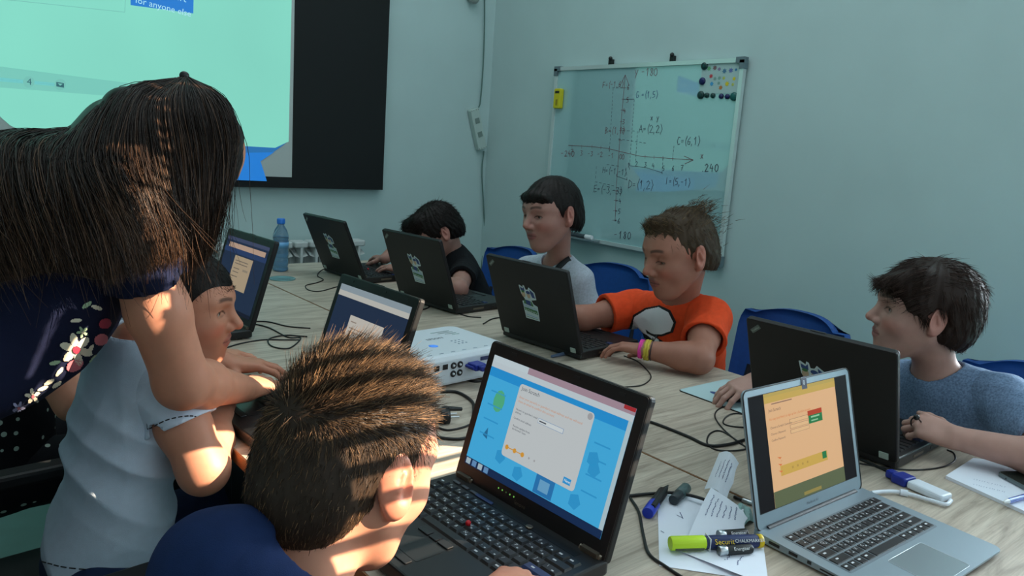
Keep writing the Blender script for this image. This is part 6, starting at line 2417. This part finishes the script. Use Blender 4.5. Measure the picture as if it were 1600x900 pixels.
# ================================================================== the bending woman
def woman():
    t = person('woman with long dark hair bending over the boy, navy blouse with flowers', (-.12, 1.32, 0))
    H = Head(at(284, 240, X=.405), (.62, -.12, -.62), (.6, 0, .8), .96)
    shr = at(214, 388, X=.285)
    shl = shr + V3(-.05, .33, .04)
    nb = (shl + shr) / 2 + V3(.06, .0, .05)
    er, wr_ = at(285, 597, X=.358), at(383, 608, Z=.815)
    el, wl = V3(.34, 1.66, .90), V3(.56, 1.60, .81)
    hip = V3(-.13, 1.32, .86)
    V = Vol()
    head_volume(V, H, 1.0, .9)
    torso_skin(V, H, nb, shl, shr, hip, .050)
    arm_volume(V, shr, er, wr_, (.045, .041, .037, .026))
    arm_volume(V, shl, el, wl, (.048, .041, .036, .026))
    hand_volume(V, wr_, at(448, 585, Z=.795) - wr_, (0, -.15, 1), False, .9, (14, 20, 18), .9)
    hand_volume(V, wl, (.7, -.3, -.05), (0, 0, 1), True, .9)
    bo = body_mesh(t, V, H, SK_T, h=.003)
    TREES['woman'] = bvh_of(bo)
    eyes(H, t, (50, 36, 28), (0, .3))
    S_ = Vol()
    R, ends = shirt_volume(S_, nb, shl, shr, hip, (.115, .155), (.12, .15), arm=(el, er), sl=.22, sleeve_r=(.060, .064))
    be = nb + (hip - nb) * .45
    S_.ell(be - V3(-.02, 0, .05), (.17, .13, .12), frame(unit(nb - hip), (0, 0, 1)), .06)     # loose front of the blouse
    M_ = cloth_mat('navy_blouse', (18, 24, 50), noise=.05)
    so, v, f = cloth_mesh('blouse', t, S_, ends, (nb, H.c), M_, hip + unit(hip - nb) * .1, unit(nb - hip), .0045, 71, neck_r=.062, sleeve_r=.062, h=.0045)
    tr = bvh_of(so)
    org = WM[t.name].translation
    b = MB()
    PET = [mat('petal_cream', (226, 220, 196), .8), mat('petal_pink', (206, 112, 122), .8), mat('petal_lilac', (160, 160, 196), .8), mat('leaf_pale', (170, 196, 160), .8), mat('petal_red', (170, 50, 74), .8)]

    def flower(x, y, r, n, m, c, a0=0):
        for k in range(n):
            a = a0 + 2 * PI * k / n
            print_on(b, tr, blob(x + r * .6 * math.cos(a), y + r * .6 * math.sin(a), r * .45, r * .24, a), m, .0016, 1.3, org)
        print_on(b, tr, blob(x, y, r * .24, r * .24), c, .0026, 1.0, org)
    flower(118, 545, 25, 6, PET[0], PET[4], .3); flower(50, 618, 12, 5, PET[0], PET[1], .8); flower(28, 636, 10, 5, PET[2], PET[1], .1)
    flower(128, 518, 9, 5, PET[3], PET[0], .5)
    print_on(b, tr, blob(116, 570, 14, 9, -.5), PET[1], .0016, 1.3, org); print_on(b, tr, blob(157, 530, 11, 9, -.3), PET[1], .0016, 1.3, org)
    print_on(b, tr, blob(163, 505, 10, 8, -.3), PET[4], .0016, 1.3, org)
    for (x, y, a) in ((85, 566, -.2), (92, 580, -.9), (66, 606, -.4), (76, 596, -.5), (145, 560, -.8), (118, 500, -.1), (135, 476, -.6), (150, 480, .3), (88, 600, -.6), (140, 545, -1)):
        print_on(b, tr, blob(x, y, 9, 3.2, a), PET[3 if x % 2 else 0], .0016, 1.2, org)
    if b.v:
        b.build('floral_print', t)
    # trousers and shoes
    Vv = Vol()
    Vv.cap((-.14, 1.24, .84), (-.14, 1.40, .84), .13, None, .06)
    for y in (1.24, 1.40):
        Vv.chain([(-.14, y, .82), (-.09, y, .48), (-.12, y, .07)], [.105, .07, .05], .04)
    A, lo, hh = Vv.field(.008, (), folds(.003, 5))
    vv, ff = surface(A, lo, hh)
    np_mesh('trousers', vv, ff, [M_JEANS], t)
    for y in (1.24, 1.40):
        W = Vol(); W.cap((-.14, y, .035), (.02, y, .026), .038, .030, .02).cap((-.13, y, .05), (-.13, y, .08), .036, .04, .02)
        A, lo, hh = W.field(.008, [('plane', (0, 0, .002), (0, 0, -1))])
        vv, ff = surface(A, lo, hh); np_mesh('shoe', vv, ff, [M_SHOE], t)
    # long hair along hand laid guides
    G = [
        [(296, 132, 1.33), (345, 160, 1.28), (364, 215, 1.26), (349, 262, 1.26), (339, 330, 1.27), (325, 392, 1.28)],
        [(292, 131, 1.33), (325, 165, 1.25), (340, 235, 1.23), (333, 310, 1.23), (322, 370, 1.25), (308, 412, 1.27)],
        [(288, 131, 1.33), (293, 165, 1.23), (305, 240, 1.21), (304, 320, 1.21), (296, 380, 1.22), (288, 432, 1.25)],
        [(284, 131, 1.33), (255, 165, 1.23), (262, 240, 1.19), (272, 320, 1.19), (276, 380, 1.20), (274, 425, 1.22)],
        [(278, 132, 1.33), (222, 168, 1.23), (222, 240, 1.18), (240, 310, 1.165), (258, 370, 1.165), (262, 415, 1.18)],
        [(270, 133, 1.33), (208, 150, 1.25), (180, 240, 1.18), (200, 310, 1.145), (222, 370, 1.14), (232, 425, 1.15)],
        [(262, 135, 1.34), (188, 152, 1.28), (148, 245, 1.19), (165, 310, 1.135), (190, 370, 1.12), (205, 432, 1.12)],
        [(255, 138, 1.35), (168, 168, 1.30), (122, 245, 1.20), (135, 315, 1.135), (158, 380, 1.115), (172, 450, 1.115)],
        [(250, 142, 1.36), (150, 192, 1.32), (100, 250, 1.22), (105, 310, 1.15), (122, 370, 1.12), (140, 425, 1.11)],
        [(175, 196, 1.38), (92, 222, 1.32), (55, 240, 1.24), (62, 310, 1.16), (85, 370, 1.125), (100, 420, 1.115)],
        [(112, 218, 1.40), (40, 214, 1.33), (0, 245, 1.25), (10, 320, 1.17), (35, 380, 1.135), (55, 432, 1.12)],
        [(60, 212, 1.42), (-25, 222, 1.34), (-60, 260, 1.26), (-45, 330, 1.18), (-15, 390, 1.145), (10, 440, 1.13)],
        [(20, 212, 1.44), (-80, 240, 1.35), (-110, 290, 1.27), (-90, 350, 1.19), (-60, 400, 1.15), (-35, 440, 1.135)]]
    GW = np.array([[at(x, y, Y=yy - (0, .0, .03, .05, .05, .05)[i]) for i, (x, y, yy) in enumerate(g)] for g in G])          # (guides, points, 3)
    K = 13
    GS = np.array([[smooth_path(g, 3)[i] for i in range(16)] for g in GW])
    HV = Vol()
    HV.ell(H.w(.004, -.006, .016), V3(.088, .070, .078), H.R, .03)
    for gi in range(len(GS)):
        g = GS[gi]
        back = V3(0, 1.0, -.55) * (1.0 if gi < 6 else 1.6)
        sk = 0 if gi < 5 else 1
        pts = (g[1:15:2] + back * .032)[sk:]
        HV.chain(list(pts), [.024, .026, .026, .024, .020, .015, .008][sk:sk + len(pts)], .02)
        if gi < len(GS) - 1:
            mid = (GS[gi][1:15:2] + GS[gi + 1][1:15:2]) / 2 + back * .032
            HV.chain(list(mid)[sk:], [.024, .026, .026, .024, .020, .014, .007][sk:len(mid)], .02)
    HV.ell(H.w(.105, 0, -.055), V3(.05, .05, .08), H.R, .01, '-')
    A, lo, hh = HV.field(.0045, (), None)
    hv, hf = surface(A, lo, hh)
    TREES['hair'] = BVHTree.FromPolygons([tuple(p) for p in hv], [tuple(int(k) for k in q) for q in hf])
    TREES['blouse'] = tr
    r = np.random.default_rng(77)
    n = 15000
    u = r.uniform(0, len(GS) - 1.001, n)
    i0 = u.astype(int); fr = (u - i0)[:, None, None]
    path = GS[i0] * (1 - fr) + GS[i0 + 1] * fr                                # (n, 16, 3)
    L = path.shape[1]
    tt = np.linspace(0, 1, L)[None, :, None]
    jit = r.normal(size=(n, 1, 3)) * .006 * np.sin(np.clip(tt * 1.4, 0, 1) * PI / 2 + .15)
    wav = .004 * np.sin(tt * 7 + r.uniform(0, 6.28, (n, 1, 1))) * tt * r.normal(size=(n, 1, 3))
    deep = np.array([0, 1., 0])[None, None, :] * r.uniform(-.012, .008, (n, 1, 1))
    rise = np.array([0, 0, 1.])[None, None, :] * r.uniform(-.002, .010, (n, 1, 1)) * np.clip(1 - tt * 2.2, 0, 1)
    stray = (r.uniform(size=(n, 1, 1)) < .05) * tt ** 2 * r.normal(size=(n, 1, 3)) * .035
    path = path + jit + wav + deep + rise + stray
    cutk = r.uniform(.82, 1.0, n)
    # shorten some strands by resampling
    idx = np.clip(np.linspace(0, 1, L)[None, :] * cutk[:, None] * (L - 1), 0, L - 1.001)
    a0 = idx.astype(int); fa = (idx - a0)[:, :, None]
    ar = np.arange(n)[:, None]
    path = path[ar, a0] * (1 - fa) + path[ar, np.minimum(a0 + 1, L - 1)] * fa
    d = np.gradient(path, axis=1)
    d /= np.linalg.norm(d, axis=2, keepdims=True)
    side = np.cross(d, r.normal(size=(n, 1, 3)))
    side /= np.linalg.norm(side, axis=2, keepdims=True)
    oth = np.cross(d, side)
    wd = .00066 * (1 - .75 * np.linspace(0, 1, L) ** 2)[None, :, None]
    vs = np.stack([path + wd * (math.cos(k * 2.0944) * side + math.sin(k * 2.0944) * oth) for k in range(3)], 2).reshape(n, L * 3, 3)
    tone = np.repeat(np.clip(r.normal(.45, .18, n)[:, None] + .22 * np.linspace(-.6, .8, L)[None, :], 0, 1)[:, :, None], 3, 2).reshape(-1)
    base = (np.arange(n) * L * 3)[:, None]
    fs = np.concatenate([base + np.array([k * 3 + a, k * 3 + (a + 1) % 3, (k + 1) * 3 + (a + 1) % 3, (k + 1) * 3 + a])[None] for k in range(L - 1) for a in range(3)])
    hair_join('hair', t, [(hv, hf, np.full(len(hv), .22)), (vs.reshape(-1, 3), fs, tone)], HR_WM)
    q = at(288, 122, Y=1.335)
    hc = thing('hair_clip', 'tiny black hair clip on the crown of the bending woman', 'hair clip', q)
    b = MB(); b.ball((0, 0, .004), (.008, .006, .007), M_BLACK); b.tube([(-.012, 0, -.004), (.0, 0, .002), (.014, .0, -.006)], .0035, M_BLACK, 8); b.build('clasp', hc)


woman()
# ------------------------------------------------------------------ openings cut in the blind sheet to throw sun spots on chosen places
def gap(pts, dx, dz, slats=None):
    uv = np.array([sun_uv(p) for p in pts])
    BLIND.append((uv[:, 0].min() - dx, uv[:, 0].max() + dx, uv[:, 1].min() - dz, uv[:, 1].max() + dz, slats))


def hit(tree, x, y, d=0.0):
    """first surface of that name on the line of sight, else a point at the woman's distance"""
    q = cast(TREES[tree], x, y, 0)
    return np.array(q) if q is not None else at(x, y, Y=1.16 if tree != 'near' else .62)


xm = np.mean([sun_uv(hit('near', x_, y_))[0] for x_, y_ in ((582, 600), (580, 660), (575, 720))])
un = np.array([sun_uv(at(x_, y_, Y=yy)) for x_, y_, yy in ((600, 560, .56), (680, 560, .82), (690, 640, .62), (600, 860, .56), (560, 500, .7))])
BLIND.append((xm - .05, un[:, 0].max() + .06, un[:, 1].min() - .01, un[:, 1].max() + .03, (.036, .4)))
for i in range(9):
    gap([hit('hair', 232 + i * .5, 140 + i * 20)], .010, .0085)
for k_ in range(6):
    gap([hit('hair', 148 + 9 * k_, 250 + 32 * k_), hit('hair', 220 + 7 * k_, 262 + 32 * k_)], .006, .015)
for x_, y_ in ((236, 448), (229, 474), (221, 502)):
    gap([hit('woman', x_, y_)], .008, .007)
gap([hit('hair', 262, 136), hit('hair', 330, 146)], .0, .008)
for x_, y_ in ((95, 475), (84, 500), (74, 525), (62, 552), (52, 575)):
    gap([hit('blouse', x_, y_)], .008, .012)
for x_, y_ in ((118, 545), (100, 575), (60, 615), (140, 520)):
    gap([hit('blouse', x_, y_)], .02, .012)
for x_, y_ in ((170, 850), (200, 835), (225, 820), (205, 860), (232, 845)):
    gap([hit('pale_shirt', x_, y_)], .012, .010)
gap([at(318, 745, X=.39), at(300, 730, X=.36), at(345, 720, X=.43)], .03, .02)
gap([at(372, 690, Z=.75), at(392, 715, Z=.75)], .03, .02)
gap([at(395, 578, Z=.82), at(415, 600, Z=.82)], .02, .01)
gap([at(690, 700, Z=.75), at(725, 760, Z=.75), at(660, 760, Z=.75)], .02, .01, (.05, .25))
X0_, X1_, ZB, ZT_ = WIN[0], WIN[1], WIN[2], WIN[3]
LIT = BLIND
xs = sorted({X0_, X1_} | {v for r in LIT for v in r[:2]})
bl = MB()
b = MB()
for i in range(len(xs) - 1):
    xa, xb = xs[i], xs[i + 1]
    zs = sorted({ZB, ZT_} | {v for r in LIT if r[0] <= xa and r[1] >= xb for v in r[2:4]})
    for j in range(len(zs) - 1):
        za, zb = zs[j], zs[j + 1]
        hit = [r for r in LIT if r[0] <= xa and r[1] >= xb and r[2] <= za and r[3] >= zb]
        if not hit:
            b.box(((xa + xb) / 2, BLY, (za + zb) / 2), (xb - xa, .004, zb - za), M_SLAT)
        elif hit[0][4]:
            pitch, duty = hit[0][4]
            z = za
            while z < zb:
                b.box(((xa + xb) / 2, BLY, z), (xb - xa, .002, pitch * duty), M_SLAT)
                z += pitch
wbld = thing('window_blind', 'blind sheet with openings cut to shape the sunlight, closing the window behind the photographer', 'blind', ((WIN[0] + WIN[1]) / 2, BLY, 1.9))
b.build('pierced_sheet', wbld, True)
b = MB(); b.box(((WIN[0] + WIN[1]) / 2, BLY, WIN[3] - .02), (WIN[1] - WIN[0], .05, .04), M_SLAT); b.build('head_rail', wbld, True)
